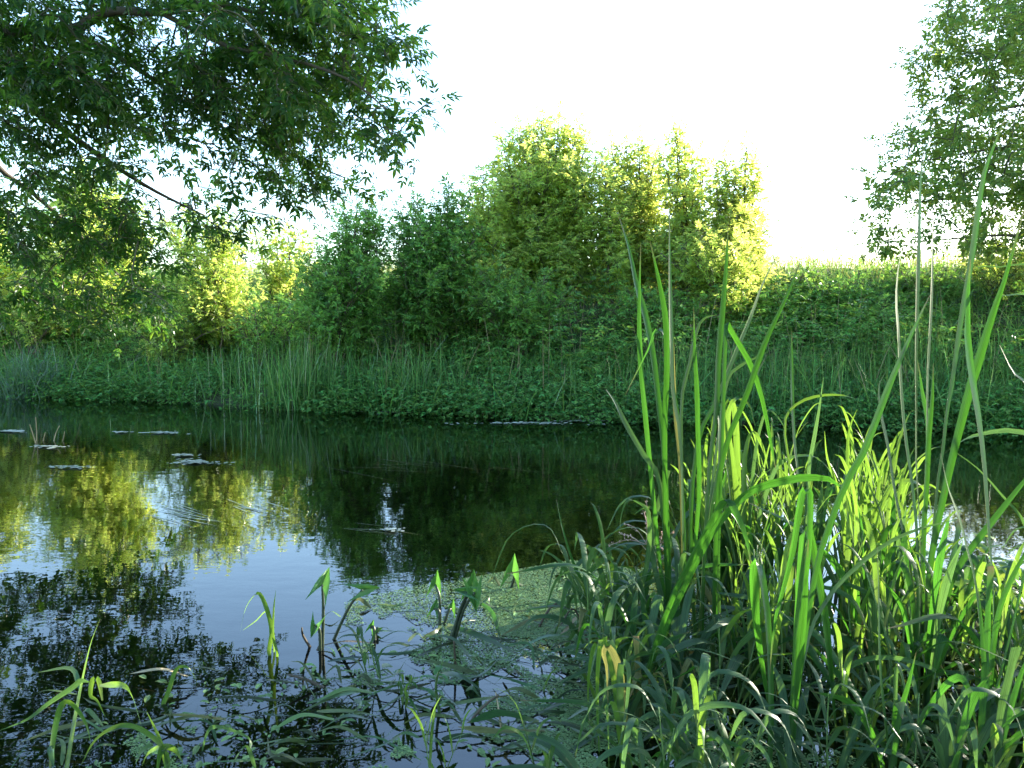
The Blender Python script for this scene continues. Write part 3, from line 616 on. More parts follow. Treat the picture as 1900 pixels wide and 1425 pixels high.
plant('cattail', 'cattail whose straight blade stands alone in front of the narrow tree', 'cattail', (1300, 1235),
      [([(1351, 413), (1347, 496), (1339, 588), (1332, 673), (1328, 766), (1316, 862), (1304, 1060)], 17, {'tw': (.8, .1)}),
       ([(1452, 455), (1416, 523), (1393, 585), (1366, 650), (1328, 743), (1293, 824), (1280, 1000)], 16, {'tw': (.2, .9)}),
       ([(1424, 656), (1393, 716), (1362, 785), (1332, 874), (1306, 1040)], 15, {'tw': (.3, .6)}),
       ([(1426, 652), (1395, 667), (1370, 681), (1350, 705), (1335, 790), (1310, 1000)], 9, {'mat': 'grey_grass'})], GC, 3)
plant('cattail', 'cattail leaning right with a long blade crossing the embankment and one bent downwards', 'cattail', (1330, 1245),
      [([(1486, 481), (1463, 542), (1424, 623), (1405, 673), (1382, 739), (1347, 824), (1330, 920), (1326, 1080)], 17, {'tw': (.1, .4)}),
       ([(1440, 872), (1432, 832), (1416, 747), (1393, 677), (1360, 620), (1348, 600), (1345, 640), (1340, 800), (1332, 1050)], 13, {'tw': (.2, .2)}),
       ([(1330, 760), (1335, 800), (1335, 900), (1328, 1080)], 13)], GC, 4)
plant('cattail', 'slender cattail with a short blunt bright blade before the dark reeds', 'cattail', (1490, 1160),
      [([(1469, 613), (1469, 669), (1470, 747), (1474, 824), (1480, 882), (1488, 1040)], 11, {'tw': (1.1, .1)}),
       ([(1528, 700), (1519, 766), (1509, 824), (1501, 878), (1492, 1040)], 10, {'mat': 'grey_grass'}),
       ([(1594, 742), (1560, 733), (1515, 735), (1475, 752), (1455, 790), (1470, 900), (1486, 1050)], 8, {'mat': 'grass'})], GC, 5)
plant('cattail', 'sunlit yellow green cattail fan with the needle-thin tall centre blade', 'cattail', (1709, 1240),
      [([(1685, 425), (1670, 473), (1662, 547), (1666, 616), (1670, 701), (1678, 801), (1692, 902), (1702, 1020)], 15, {'tw': (.3, .9)}),
       ([(1714, 263), (1707, 346), (1705, 427), (1703, 489), (1701, 566), (1699, 662), (1699, 751), (1699, 869), (1706, 987)], 16, {'tw': (1.0, .3)}),
       ([(1732, 396), (1730, 470), (1728, 547), (1724, 624), (1720, 701), (1719, 801), (1715, 919)], 15, {'tw': (.8, .6)}),
       ([(1704, 674), (1712, 734), (1722, 785), (1720, 880), (1712, 1000)], 14, {'tw': (0, 0)}),
       ([(1732, 675), (1729, 744), (1722, 818), (1720, 886), (1714, 1000)], 14, {'tw': (.1, .1)}),
       ([(1650, 680), (1631, 714), (1633, 761), (1641, 801), (1648, 835), (1658, 902), (1675, 987), (1692, 1071)], 12, {'mat': 'grey_grass'})], GC, 6)
plant('cattail', 'tallest cattail, its broad blades fanning to the right edge across the right-hand tree', 'cattail', (1726, 1245),
      [([(1872, 205), (1840, 280), (1824, 327), (1813, 396), (1801, 481), (1786, 566), (1774, 643), (1764, 720), (1756, 761), (1746, 852), (1732, 953)], 20, {'tw': (.7, .2), 'dD': -.25}),
       ([(1905, 370), (1867, 508), (1840, 585), (1813, 674), (1803, 704), (1786, 768), (1769, 835), (1746, 936), (1729, 1020), (1720, 1105)], 26, {'tw': (.2, .1), 'dD': -.3}),
       ([(1960, 820), (1900, 892), (1837, 970), (1786, 1037), (1763, 1081), (1740, 1170)], 24, {'tw': (.2, .3), 'dD': -.15}),
       ([(1781, 963), (1770, 1020), (1752, 1088), (1738, 1170)], 20, {'cut': True, 'tw': (.4, .3), 'dD': .05}),
       ([(1850, 990), (1815, 1050), (1780, 1130), (1750, 1200)], 18, {'tw': (.5, .4)})], GC, 7)
plant('cattail', 'cattail near the right edge with one wide blade rising straight and twisting at the middle', 'cattail', (1832, 1375),
      [([(1801, 481), (1797, 527), (1795, 585), (1795, 635), (1803, 701), (1808, 734), (1818, 801), (1827, 886), (1833, 987), (1840, 1071), (1842, 1130), (1838, 1250)], 21, {'tw': (1.2, -.2)}),
       ([(1745, 840), (1759, 906), (1779, 960), (1793, 1017), (1810, 1088), (1826, 1250)], 15),
       ([(1930, 990), (1900, 1029), (1860, 1110), (1844, 1186), (1836, 1280)], 16),
       ([(1855, 640), (1880, 690), (1920, 740), (1930, 900), (1880, 1150), (1845, 1290)], 11),
       ([(1838, 1050), (1832, 1150), (1830, 1280)], 18, {'cut': True}), ([(1815, 1090), (1822, 1180), (1828, 1280)], 14)], GC, 8)
plant('cattail', 'cattail in the front with two blades snapped over near their tops', 'cattail', (1458, 1440),
      [([(1428, 1255), (1439, 1148), (1470, 1033), (1487, 925), (1497, 908), (1503, 930), (1498, 1040), (1478, 1200), (1466, 1360)], 17, {'tw': (0, .1), 'fold': .5}),
       ([(1556, 1425), (1546, 1301), (1539, 1224), (1531, 1148), (1516, 1064), (1502, 990), (1495, 978), (1488, 1000), (1480, 1130), (1468, 1340)], 20, {'tw': (.1, .2), 'fold': .5}),
       ([(1728, 543), (1701, 597), (1670, 666), (1647, 720), (1625, 778), (1601, 839), (1567, 899), (1534, 987), (1515, 1050), (1492, 1180), (1470, 1360)], 21, {'tw': (.1, .3), 'dD': .15}),
       ([(1783, 962), (1702, 982), (1635, 1014), (1567, 1071), (1530, 1118), (1500, 1180), (1472, 1330)], 17, {'mat': 'grey_grass', 'tw': (.3, .5), 'dD': .2}),
       ([(1500, 1000), (1492, 1130), (1476, 1300)], 17, {'mat': 'cattail'}), ([(1476, 1050), (1480, 1180), (1472, 1330)], 14)], GC, 9)
plant('cattail', 'cattail with a great arching blade that bows over to the right at mid-height', 'cattail', (1188, 1330),
      [([(1580, 921), (1554, 899), (1534, 888), (1490, 886), (1450, 893), (1401, 907), (1362, 937), (1316, 995), (1267, 1094), (1225, 1186), (1203, 1250)], 20, {'tw': (.3, -.2), 'dD': -.1}),
       ([(1393, 1050), (1388, 1010), (1374, 968), (1356, 932), (1345, 927), (1332, 945), (1296, 1010), (1255, 1090), (1220, 1180), (1200, 1250)], 19, {'tw': (.2, .2), 'fold': .5, 'dD': -.2}),
       ([(1180, 1180), (1184, 1250)], 16, {'cut': True, 'mat': 'cattail_dry'})], GC, 10)
plant('cattail', 'single dark broad cattail leaf hanging point down in the front of the thicket', 'cattail', (1425, 1450),
      [([(1432, 1340), (1420, 1270), (1405, 1170), (1399, 1080), (1402, 1045), (1412, 1060), (1425, 1160), (1430, 1300), (1428, 1400)], 22, {'tw': (.2, .3)}),
       ([(1560, 1040), (1590, 1030)], 1)][:1], GC, 11)
plant('cattail', 'pale flat cattail leaf in the lower right corner', 'cattail', (1846, 1470),
      [([(1885, 1200), (1870, 1260), (1858, 1320), (1848, 1420)], 26, {'mat': 'grey_grass', 'cut': True, 'tw': (0, 0)}),
       ([(1925, 1180), (1890, 1260), (1865, 1350), (1850, 1430)], 20)], GC, 12)
plant('cattail', 'thin upright cattail shoot rising from the bottom edge in front of the sunlit fan', 'cattail', (1640, 1470),
      [([(1628, 1010), (1630, 1110), (1632, 1230), (1642, 1340), (1650, 1420)], 12, {'tw': (.4, .8)}),
       ([(1700, 1210), (1685, 1270), (1668, 1330), (1655, 1420)], 13), ([(1690, 1345), (1680, 1280), (1668, 1235), (1662, 1250), (1660, 1330), (1652, 1420)], 11, {'mat': 'grey_grass'})], GC, 13)
plant('cattail', 'two long cattail blades crossing low over the dark water in front', 'cattail', (1640, 1400),
      [([(1500, 1190), (1545, 1240), (1590, 1290), (1620, 1350)], 18, {'tw': (.2, .2)}), ([(1490, 1275), (1540, 1255), (1600, 1225), (1660, 1220), (1730, 1240), (1735, 1260)], 15, {'loose': True, 'mat': 'grey_grass', 'dD': .1})], GC, 14)

# ------------------------------------------------------------------ reed grass plants of the thicket (stem + arching leaves)
def grass_proto(seed, H=.8, nl=6, w=.016, mat='grass', arch=1.0, label='', name='reed_grass_plant', nstem=2, out=1.0):
    r = np.random.default_rng(seed); root = thing(name, label, 'reed grass', (0, 0, 0)); sb = MB()
    for s_ in range(nstem):
        lean = r.normal(0, .12, 2); b = np.append(r.normal(0, .035, 2), -.06); h = H * r.uniform(.75, 1.1)
        top = b + np.array([lean[0] * h, lean[1] * h, h * .72])
        P = smooth_path([b, (b + top) / 2 + np.append(r.normal(0, .015, 2), 0), top], 10); tube(sb, P, np.linspace(.0055, .0025, 10), 5)
        for k in range(nl):
            t = .12 + .88 * (k + .5 * r.random()) / nl; o = P[min(9, int(t * 9.99))]
            az = k * PI + r.normal(0, .7) + s_ * 1.3; L = h * r.uniform(.45, .75) * (1.1 - .3 * t)
            d = np.array([math.cos(az), math.sin(az), 0]); a = arch * r.uniform(.35, 1.25)
            p1 = o + (d * .22 * out + [0, 0, .40]) * L; p2 = p1 + (d * .34 * out * (1 + .2 * a) + np.array([0, 0, .30 - .38 * a])) * L; p3 = p2 + (d * .24 * out + np.array([0, 0, .15 - .65 * a])) * L
            mb = MB(); blade(mb, [o, p1, p2, p3], w * r.uniform(.7, 1.25), nrm(np.cross(d, [0, 0, 1.])), (r.normal(0, .2), r.normal(0, .9)), .25, 12, 'grass')
            V, F_, U = mb.data(); child('leaf', V, F_, M[mat], root, U)
    V, F_, U = sb.data(); child('stem', V, F_, M['stem'], root, U); return root
protos = [grass_proto(100, .70, 4, .024, 'grass', .45, out=.6), grass_proto(101, .92, 4, .021, 'grass', .2, out=.4), grass_proto(102, .8, 4, .028, 'grey_grass', .9), grass_proto(103, .6, 4, .03, 'grass', 1.0), grass_proto(104, 1.05, 4, .018, 'grass', .15, nstem=3, out=.35), grass_proto(105, .5, 4, .024, 'grey_grass', .8)]
used = [False] * len(protos)
LM = [(1125, 1440, 'the hanging-leaved clump'), (1150, 1200, 'the three fan-wise blades'), (1188, 1330, 'the great arching cattail'), (1242, 1215, 'the leftmost tall cattail'), (1272, 1225, 'the needle-centred cattail'), (1300, 1235, 'the lone straight cattail blade'), (1330, 1245, 'the cattail leaning right'), (1458, 1440, 'the snapped front cattail'), (1490, 1160, 'the slender blunt cattail'), (1709, 1240, 'the sunlit cattail fan'), (1640, 1460, 'the thin upright shoot'), (1832, 1375, 'the twisting right-edge cattail'), (1846, 1470, 'the pale flat corner leaf')]
KIND = ['leafy green', 'tall green', 'tall grey green', 'short broad-leaved green', 'thin upright green', 'short grey green']
def put(k, px, py, sc, rz, label, group):
    o = protos[k] if not used[k] else copy_tree(protos[k]); used[k] = True
    g = ground(px, py); o.location = (g[0], g[1], max(0, hz(g[0], g[1]))); o.scale = (sc,) * 3; o.rotation_euler = (0, 0, rz)
    if label is None:
        lx, ly, nm = min(LM, key=lambda m: math.hypot(m[0] - px, m[1] - py)); dx, dy = px - lx, py - ly
        rel = ('just left of' if dx < 0 else 'just right of') if abs(dx) > 35 else ('close behind' if dy < 0 else 'close in front of')
        if abs(dx) > 110: rel = 'well to the left of' if dx < 0 else 'well to the right of'
        if abs(dx) > 35: rel = ('behind, ' if dy < -60 else 'in front, ' if dy > 40 else '') + rel
        label = KIND[k] + (' reed grass ' if k < 6 else ' young cattail ') + rel + ' ' + nm
    tag(o, label, 'reed grass' if k < 6 else 'cattail', group)
r = np.random.default_rng(77)
GG = 'reed grass plants of the near thicket'
regions = [([(1290, 1060), (1660, 1050), (1680, 1150), (1290, 1160)], 36, (0, 1, 4, 4), (.6, .95)),
           ([(1040, 1150), (1280, 1110), (1290, 1340), (1100, 1380)], 18, (2, 3, 0, 5), (.5, .85)),
           ([(1290, 1180), (1700, 1170), (1720, 1330), (1290, 1330)], 18, (1, 4, 3, 4), (.55, .9)),
           ([(1720, 1160), (1960, 1130), (1980, 1330), (1740, 1350)], 12, (1, 0, 3, 2), (.5, .8)),
           ([(1080, 1420), (1500, 1400), (1900, 1420), (1900, 1560), (1080, 1560)], 14, (5, 3, 2, 0), (.4, .65))]
for poly, n, ks, sc in regions:
    for (x, y) in sample_poly(poly, n, r): put(ks[r.integers(len(ks))], x, y, r.uniform(*sc), r.uniform(0, 6.28), None, GG)
for (x, y, k, sc, rz, lab) in [
    (690, 1260, 5, .6, 2.0, 'short upright grass tuft among duckweed right of the wide-leaved arrowhead'),
    (745, 1310, 3, .3, .4, 'small yellowish grass tuft low in the duckweed'),
    (820, 1480, 1, .35, 2.2, 'grass tuft at the bottom edge with a blade slanting across the duckweed'),
    (1000, 1500, 0, .45, .3, 'bright grass tuft at the bottom edge left of the thicket')]:
    put(k, x, y, sc, rz, lab, 'small grass tufts in the shallows')

# young broad-bladed cattails between the big ones
def cat_proto(seed, H, n, lean, mat):
    r = np.random.default_rng(seed); root = thing('young_cattail', '', 'cattail', (0, 0, 0))
    for k in range(n):
        az = k * PI * (1 if k % 2 else .93) + r.normal(0, .5); h = H * r.uniform(.55, 1.1); a = lean * r.uniform(.2, 1.6); d = np.array([math.cos(az), math.sin(az), 0]); o = d * .012 + [0, 0, -.06]
        P = [o, o + d * h * a * .12 + [0, 0, h * .35], o + d * h * a * .45 + [0, 0, h * .72]]
        if r.random() < .3: P += [P[-1] + d * h * .12 + [0, 0, h * .08], P[-1] + d * h * .2 - [0, 0, h * (.12 + .2 * r.random())]]
        else: P += [o + d * h * a * .95 + [0, 0, h * (1 - .25 * a)]]
        mb = MB(); blade(mb, P, r.uniform(.024, .038), nrm(np.cross(d, [0, 0, 1.])), (r.normal(0, .3), r.normal(0, .8)), .3, 16, 'cattail')
        V, F_, U = mb.data(); child('leaf', V, F_, M[mat if r.random() < .8 else 'grey_grass'], root, U)
    return root
cprotos = [cat_proto(160, .75, 6, .5, 'cattail'), cat_proto(161, .6, 5, .9, 'cattail'), cat_proto(162, .95, 7, .3, 'cattail'), cat_proto(163, .5, 6, 1.1, 'grey_grass'), cat_proto(164, .55, 5, .8, 'cattail_dry')]
KIND += ['broad-bladed green', 'low splayed green', 'tall broad-bladed', 'low splayed grey green', 'yellowing dry-leaved']
protos += cprotos; used += [False] * 5
for poly, n, ks, sc in [([(1100, 1180), (1300, 1150), (1330, 1360), (1150, 1400)], 10, (6, 7, 9, 10), (.6, .9)), ([(1320, 1200), (1720, 1180), (1720, 1360), (1320, 1360)], 13, (6, 7, 8, 9, 10), (.6, .95)), ([(1740, 1180), (1950, 1160), (1960, 1380), (1760, 1380)], 9, (6, 7, 9, 10), (.6, .9)), ([(1080, 1430), (1900, 1420), (1900, 1560), (1080, 1560)], 9, (7, 9, 6), (.5, .8)), ([(1280, 1080), (1660, 1060), (1660, 1150), (1300, 1160)], 12, (6, 8, 8), (.65, .95))]:
    for (x, y) in sample_poly(poly, n, r): put(ks[r.integers(len(ks))], x, y, r.uniform(*sc), r.uniform(0, 6.28), None, 'young cattails in the near thicket')

# bottom-left strap-leaved tufts (traced)
GT = 'strap-leaved grass tufts on the near left shore'
plant('grass_tuft', 'grass tuft with one tall upright blade in the lower left corner', 'grass', (128, 1440),
      [([(186, 1148), (170, 1190), (158, 1240), (146, 1300), (132, 1380)], 10), ([(170, 1390), (160, 1345), (138, 1310), (118, 1303), (105, 1335), (96, 1385), (92, 1430)], 10, {'loose': True}),
       ([(0, 1355), (50, 1335), (90, 1305), (135, 1275), (150, 1262), (165, 1265)], 9, {'loose': True, 'mat': 'grey_grass'}), ([(100, 1425), (95, 1392), (100, 1385)], 14, {'loose': True, 'mat': 'grey_grass'}),
       ([(195, 1330), (180, 1300), (168, 1290), (172, 1262), (182, 1262), (190, 1300)], 8, {'loose': True})], GT, 51, 'grass', 'grass')
plant('grass_tuft', 'grass tuft with leaves folded sharply at the knee, right of the upright blade', 'grass', (310, 1440),
      [([(262, 1345), (245, 1290), (228, 1271), (185, 1272)], 10, {'loose': True}), ([(150, 1420), (175, 1375), (210, 1350), (245, 1347), (280, 1365), (310, 1395)], 8, {'loose': True}),
       ([(272, 1320), (285, 1345), (300, 1380)], 11), ([(262, 1425), (275, 1398), (300, 1386), (325, 1390), (340, 1415)], 10, {'loose': True}), ([(290, 1440), (297, 1400), (305, 1390), (312, 1430)], 12, {'loose': True}), ([(250, 1420), (262, 1395), (282, 1380)], 7, {'loose': True, 'mat': 'grey_grass'})], GT, 52, 'grass', 'grass')
plant('grass_tuft', 'small bent grass tuft arching over dark water behind the folded leaves', 'grass', (300, 1310),
      [([(366, 1268), (355, 1245), (340, 1236), (325, 1245), (312, 1285)], 7)], GT, 53, 'grass', 'grass')
plant('grass_tuft', 'broken grass stalk with a flat snapped leaf near the bottom edge', 'grass', (470, 1450),
      [([(370, 1425), (376, 1390), (396, 1348), (460, 1367), (465, 1390)], 7, {'loose': True, 'tw': (.2, .3)}), ([(430, 1420), (445, 1395), (460, 1385), (475, 1430)], 8, {'loose': True})], GT, 54, 'grey_grass', 'grass')
plant('grass_tuft', 'slender grass with a bowed leaf and a dark needle tip standing in blue water', 'grass', (508, 1215),
      [([(446, 1172), (455, 1130), (470, 1106), (482, 1102), (495, 1130), (504, 1170)], 7), ([(512, 1094), (508, 1130), (507, 1180)], 5), ([(450, 1170), (475, 1152), (496, 1135), (506, 1180)], 4)], GT, 55, 'grass', 'grass')
plant('grass_tuft', 'hanging-leaved grass clump at the front left corner of the thicket, leaves drooping straight down', 'grass', (1165, 1450),
      [([(1091, 1331), (1092, 1260), (1100, 1207), (1112, 1193), (1130, 1210), (1150, 1330)], 12, {'tw': (.1, 0)}), ([(1114, 1440), (1108, 1300), (1112, 1210), (1122, 1188), (1138, 1205), (1155, 1350)], 14, {'tw': (0, .1)}),
       ([(1128, 1304), (1126, 1240), (1120, 1212), (1130, 1200), (1150, 1250), (1160, 1380)], 13, {'mat': 'cattail_dry', 'tw': (0, 0)}), ([(1140, 1425), (1160, 1330), (1167, 1250), (1160, 1230), (1150, 1245), (1155, 1380)], 12, {'mat': 'grey_grass', 'tw': (0, .2)}),
       ([(1130, 1430), (1128, 1340), (1125, 1312), (1140, 1310), (1155, 1400)], 10)], GT, 56, 'grass', 'grass')
plant('grass_tuft', 'three fan-wise blades leaning left above the duckweed at the thicket edge', 'grass', (1150, 1200),
      [([(1005, 1240), (1040, 1150), (1075, 1085), (1110, 1045), (1135, 1035), (1148, 1100)], 12), ([(1010, 1330), (1030, 1250), (1060, 1180), (1095, 1140), (1130, 1150)], 12, {'mat': 'grey_grass'}),
       ([(1000, 1020), (1025, 1030), (1050, 1055), (1080, 1110), (1130, 1170)], 9), ([(1032, 925), (1045, 985), (1068, 1055), (1110, 1130)], 7, {'mat': 'cattail'}),
       ([(1150, 1000), (1152, 960), (1165, 928), (1190, 935), (1205, 960), (1200, 1050), (1170, 1150)], 8)], GT, 57, 'grey_grass', 'grass')
plant('grass_tuft', 'pair of arching ribbon leaves between the snapped cattail and the sunlit fan', 'grass', (1570, 1180),
      [([(1729, 960), (1725, 930), (1709, 901), (1682, 891), (1655, 899), (1630, 945), (1601, 990), (1580, 1080)], 9), ([(1650, 1060), (1645, 985), (1633, 945), (1610, 930), (1580, 950), (1562, 1050)], 9),
       ([(1640, 850), (1632, 890), (1625, 940), (1610, 1020), (1590, 1100)], 12), ([(1530, 800), (1535, 850), (1552, 900), (1568, 1000)], 7), ([(1590, 760), (1575, 800), (1572, 870), (1575, 1000)], 9)], GT, 58, 'grass', 'grass')
plant('grass_tuft', 'tall sunlit grass with doubled-over leaves behind the leaning cattail', 'grass', (1385, 1140),
      [([(1400, 790), (1390, 750), (1362, 742), (1350, 790), (1365, 900), (1378, 1000)], 11), ([(1342, 850), (1345, 760), (1358, 745), (1366, 800), (1372, 1000)], 11), ([(1425, 870), (1415, 830), (1395, 800), (1380, 860), (1380, 1000)], 11), ([(1460, 800), (1440, 770), (1420, 765), (1400, 850), (1390, 1000)], 6, {'mat': 'grey_grass'}),
       ([(1545, 880), (1520, 852), (1490, 845), (1455, 855), (1430, 890), (1400, 1000)], 7, {'mat': 'grey_grass'}), ([(1310, 900), (1320, 870), (1345, 850), (1360, 950), (1378, 1050)], 7)], GT, 59, 'grass', 'grass')
plant('grass_tuft', 'grey ribbon leaf reaching in from the right edge over dark water', 'grass', (1950, 1200),
      [([(1705, 878), (1742, 849), (1786, 818), (1823, 805), (1880, 800), (1940, 830), (1960, 1000)], 9, {'dD': .3}), ([(1760, 830), (1815, 870), (1860, 920), (1900, 970), (1940, 1080)], 5, {'mat': 'dead' if False else 'grey_grass'}),
       ([(1840, 555), (1870, 548), (1920, 560), (1960, 700)], 6), ([(1760, 500), (1850, 495), (1930, 520), (1970, 800)], 5)], GT, 60, 'grey_grass', 'grass')

# ------------------------------------------------------------------ arrowhead plants in the duckweed
def arrow_leaf(mb, O, fwd, up, L):
    """arrow-shaped leaf: tip forward, two lobes back; O is the stalk joint"""
    half = [(0, .02), (-.35, .22), (-.95, .52), (-.50, .42), (-.05, .36), (.3, .28), (.65, .13)]
    fwd = nrm(fwd); side = nrm(np.cross(fwd, up)); n = np.cross(side, fwd)
    V = [(0, 0, 0), (.35, 0, -.03), (1, 0, -.12)]
    for sg in (1, -1): V += [(x, sg * y, .10 * y + (.12 * min(0, x) * 0)) for x, y in half[1:]]
    V = np.array(V); W = O + L * (V[:, :1] * fwd + V[:, 1:2] * side + V[:, 2:] * n)
    f3 = []; 
    for b in (3, 9):
        f3 += [(0, b, b + 2), (b, b + 1, b + 2), (0, b + 2, b + 3), (0, b + 3, 1), (1, b + 3, b + 4), (1, b + 4, b + 5), (1, b + 5, 2)]
    mb.add(W, np.array(f3))
def arrowhead(label, bpx, leaves, seed):
    b = ground(*bpx); root = thing('arrowhead_plant', label, 'water plant', (b[0], b[1], -.04), 'arrowhead plants in the duckweed'); r = np.random.default_rng(seed)
    for (px, py, fx, fz, fy, L) in leaves:
        e = at(px, py, b[1] + r.uniform(-.05, .05)); P = smooth_path([b + [r.normal(0, .01), r.normal(0, .01), -.06], (b + e) / 2 + [.01, 0, .02], e], 10)
        mb = MB(); tube(mb, P, np.linspace(.0075, .0045, 10), 6); V, F_, U = mb.data(); child('stalk', V, F_, M['arrow_stalk'], root, U)
        L *= r.uniform(.62, .84); mb = MB(); fwd = np.array([fx, fy, fz], float); up = np.array([0, -.8, .6]) if abs(fz) < .5 else np.array([.2, -1, .2])
        arrow_leaf(mb, e, fwd, up, L); V, F_, U = mb.data(); child('leaf', V, F_, M['arrow'], root, smooth=True)
    return root
arrowhead('arrowhead plant with a wide three-pointed leaf alone against blue water', (592, 1205), [(598, 1086, .2, .65, .5, .09), (585, 1160, -.3, -.9, -.2, .07)], 1)
arrowhead('arrowhead plant leaning right with a leaf seen edge on', (610, 1185), [(672, 1095, .9, .05, .4, .11)], 2)
arrowhead('arrowhead plant with an upright pale green leaf, farthest right near the duckweed edge', (952, 1090), [(950, 1062, .15, 1, -.1, .12)], 3)
arrowhead('pair-leaved arrowhead plant with an upright leaf in the middle of the duckweed', (815, 1160), [(808, 1085, .15, 1, -.1, .10), (806, 1130, .25, 1, .1, .07), (838, 1130, .2, 1, .1, .06)], 4)
arrowhead('arrowhead plant on a slanting dark stalk with one leaf up and one hanging', (828, 1190), [(875, 1090, .15, 1, -.15, .11), (868, 1098, -.9, .12, .1, .09), (880, 1100, .12, -1, -.1, .11)], 5)
arrowhead('small young arrowhead plant low in the duckweed with tiny pale leaves', (690, 1185), [(688, 1165, .3, .8, 0, .05), (700, 1170, .7, .4, 0, .04)], 6)

# pinnate seedling, flowering smartweed, broad-leaved herbs
def herb(name, label, bpx, topx, n, L, w, seed, mat='sunherb', group=None, stem='stem', flowers=None):
    r = np.random.default_rng(seed); b = ground(*bpx); root = thing(name, label, 'water plant', (b[0], b[1], -.03), group)
    e = at(topx[0], topx[1], b[1] + r.normal(0, .03)); P = smooth_path([b + [0, 0, -.05], (b + e) / 2 + np.append(r.normal(0, .015, 2), 0), e], 12)
    mb = MB(); tube(mb, P, np.linspace(.006, .0025, 12), 5); V, F_, U = mb.data(); child('stem', V, F_, M[stem], root, U)
    for k in range(n):
        t = .25 + .75 * (k + .5) / n; o = P[min(11, int(t * 11.99))]; az = k * 2.4 + r.normal(0, .3)
        d = np.array([math.cos(az), math.sin(az), .25 + r.normal(0, .2)]); l = L * r.uniform(.7, 1.2)
        mb = MB(); blade(mb, [o, o + d * l * .5, o + d * l + [0, 0, -.3 * l]], w * r.uniform(.8, 1.2), nrm(np.cross(d, [0, 0, 1.])), (0, r.normal(0, .3)), .2, 8, 'herb')
        V, F_, U = mb.data(); child('leaf', V, F_, M[mat], root, U)
    for (fx, fy) in flowers or []:
        q = at(fx, fy, b[1] + r.normal(0, .05)); s = P[r.integers(8, 12)]; Q = smooth_path([s, (s + q) / 2 + [0, 0, .02], q], 16)
        mb = MB(); tube(mb, Q, .0015, 3)
        for z in range(6, 16):
            for _ in range(2):
                c = Q[z] + r.normal(0, .0035, 3); V, F_ = leaflet(.009, .6); a = r.normal(0, 1, (3, 3)); Bq = np.linalg.qr(a)[0]; mb.add(c + V @ Bq, F_)
        V, F_, U = mb.data(); child('flower_spike', V, F_, M['flower'], root, U)
    return root
herb('young_water_plant', 'dark-stemmed seedling with paired small leaves in open water among duckweed', (820, 1320), (822, 1225), 9, .05, .022, 5, 'arrow')
herb('smartweed', 'flowering plant with thin pinkish grain spikes at the left edge of the thicket', (1215, 1180), (1200, 1010), 10, .16, .028, 6, 'grey_grass', flowers=[(1200, 928), (1160, 972), (1150, 990), (1235, 970), (1250, 985), (1215, 1000), (1240, 1025), (1130, 1012), (1195, 950), (1222, 1060), (1270, 1085)])
r = np.random.default_rng(91)
HL = 'broad-leaved herbs among the right-hand cattails'
for k, (px, py) in enumerate(sample_poly([(1600, 1120), (1880, 1090), (1890, 1180), (1620, 1190)], 26, r)):
    herb('waterside_herb', 'low broad-leaved herb lit yellow green between the sunlit fan and the right edge', (px, py), (px + r.normal(0, 12), py - r.uniform(55, 105)), 8, .085, .045, 200 + k, 'sunherb', HL)
for k, (px, py) in enumerate(sample_poly([(1640, 1370), (1780, 1340), (1800, 1440), (1660, 1450)], 9, r)):
    herb('waterside_herb', 'small pale-leaved herb low at the bottom edge beside the pale flat cattail leaf', (px, py), (px + r.normal(0, 12), py - r.uniform(35, 70)), 7, .05, .03, 240 + k, 'grass', HL)

# ------------------------------------------------------------------ floating cover
def disc_field(n, poly, thresh, r, size, seed, z=.003, k=5, freq=5.0):
    q = sample_poly(poly, n, r); P = ground(q[:, 0], q[:, 1])[:, :2]
    d = vnoise(P * freq, seed) + .6 * vnoise(P * freq * 3.1, seed + 1) + .35 * vnoise(P * freq * 11, seed + 2); P = P[(d > thresh) & (height(P) < 0)]; n = len(P)
    a = np.arange(k) * 2 * PI / k; rad = r.uniform(*size, n); ph = r.uniform(0, 6.28, n); el = r.uniform(.6, 1, n)
    V = np.stack([P[:, 0:1] + rad[:, None] * np.cos(a + ph[:, None]), P[:, 1:2] + rad[:, None] * el[:, None] * np.sin(a + ph[:, None]), z + r.uniform(0, .003, (n, 1)) + r.normal(0, .0006, (n, k))], -1)
    return V.reshape(-1, 3), np.arange(n * k).reshape(n, k)
r = np.random.default_rng(120)
mats = [([(640, 1120), (760, 1090), (1060, 1050), (1300, 1060), (1350, 1300), (1300, 1500), (700, 1500), (560, 1300), (640, 1210)], 120000, -.02), ([(860, 1075), (1060, 1040), (1200, 1060), (1150, 1200), (930, 1180)], 36000, -.45), ([(1000, 1240), (1200, 1240), (1900, 1180), (1950, 1480), (1000, 1500)], 30000, .3), ([(250, 1260), (600, 1270), (700, 1500), (150, 1500)], 30000, .3)]
mb = MB()
for k, (poly, n, th) in enumerate(mats): mb.add(*disc_field(n, poly, th, r, (.0014, .0046), 30))
V, F_, U = mb.data(); tag(mk('duckweed', V, F_, M['duck'], smooth=False), 'grey green carpet of duckweed floating around the near plants', 'duckweed', kind='stuff')
mb = MB()
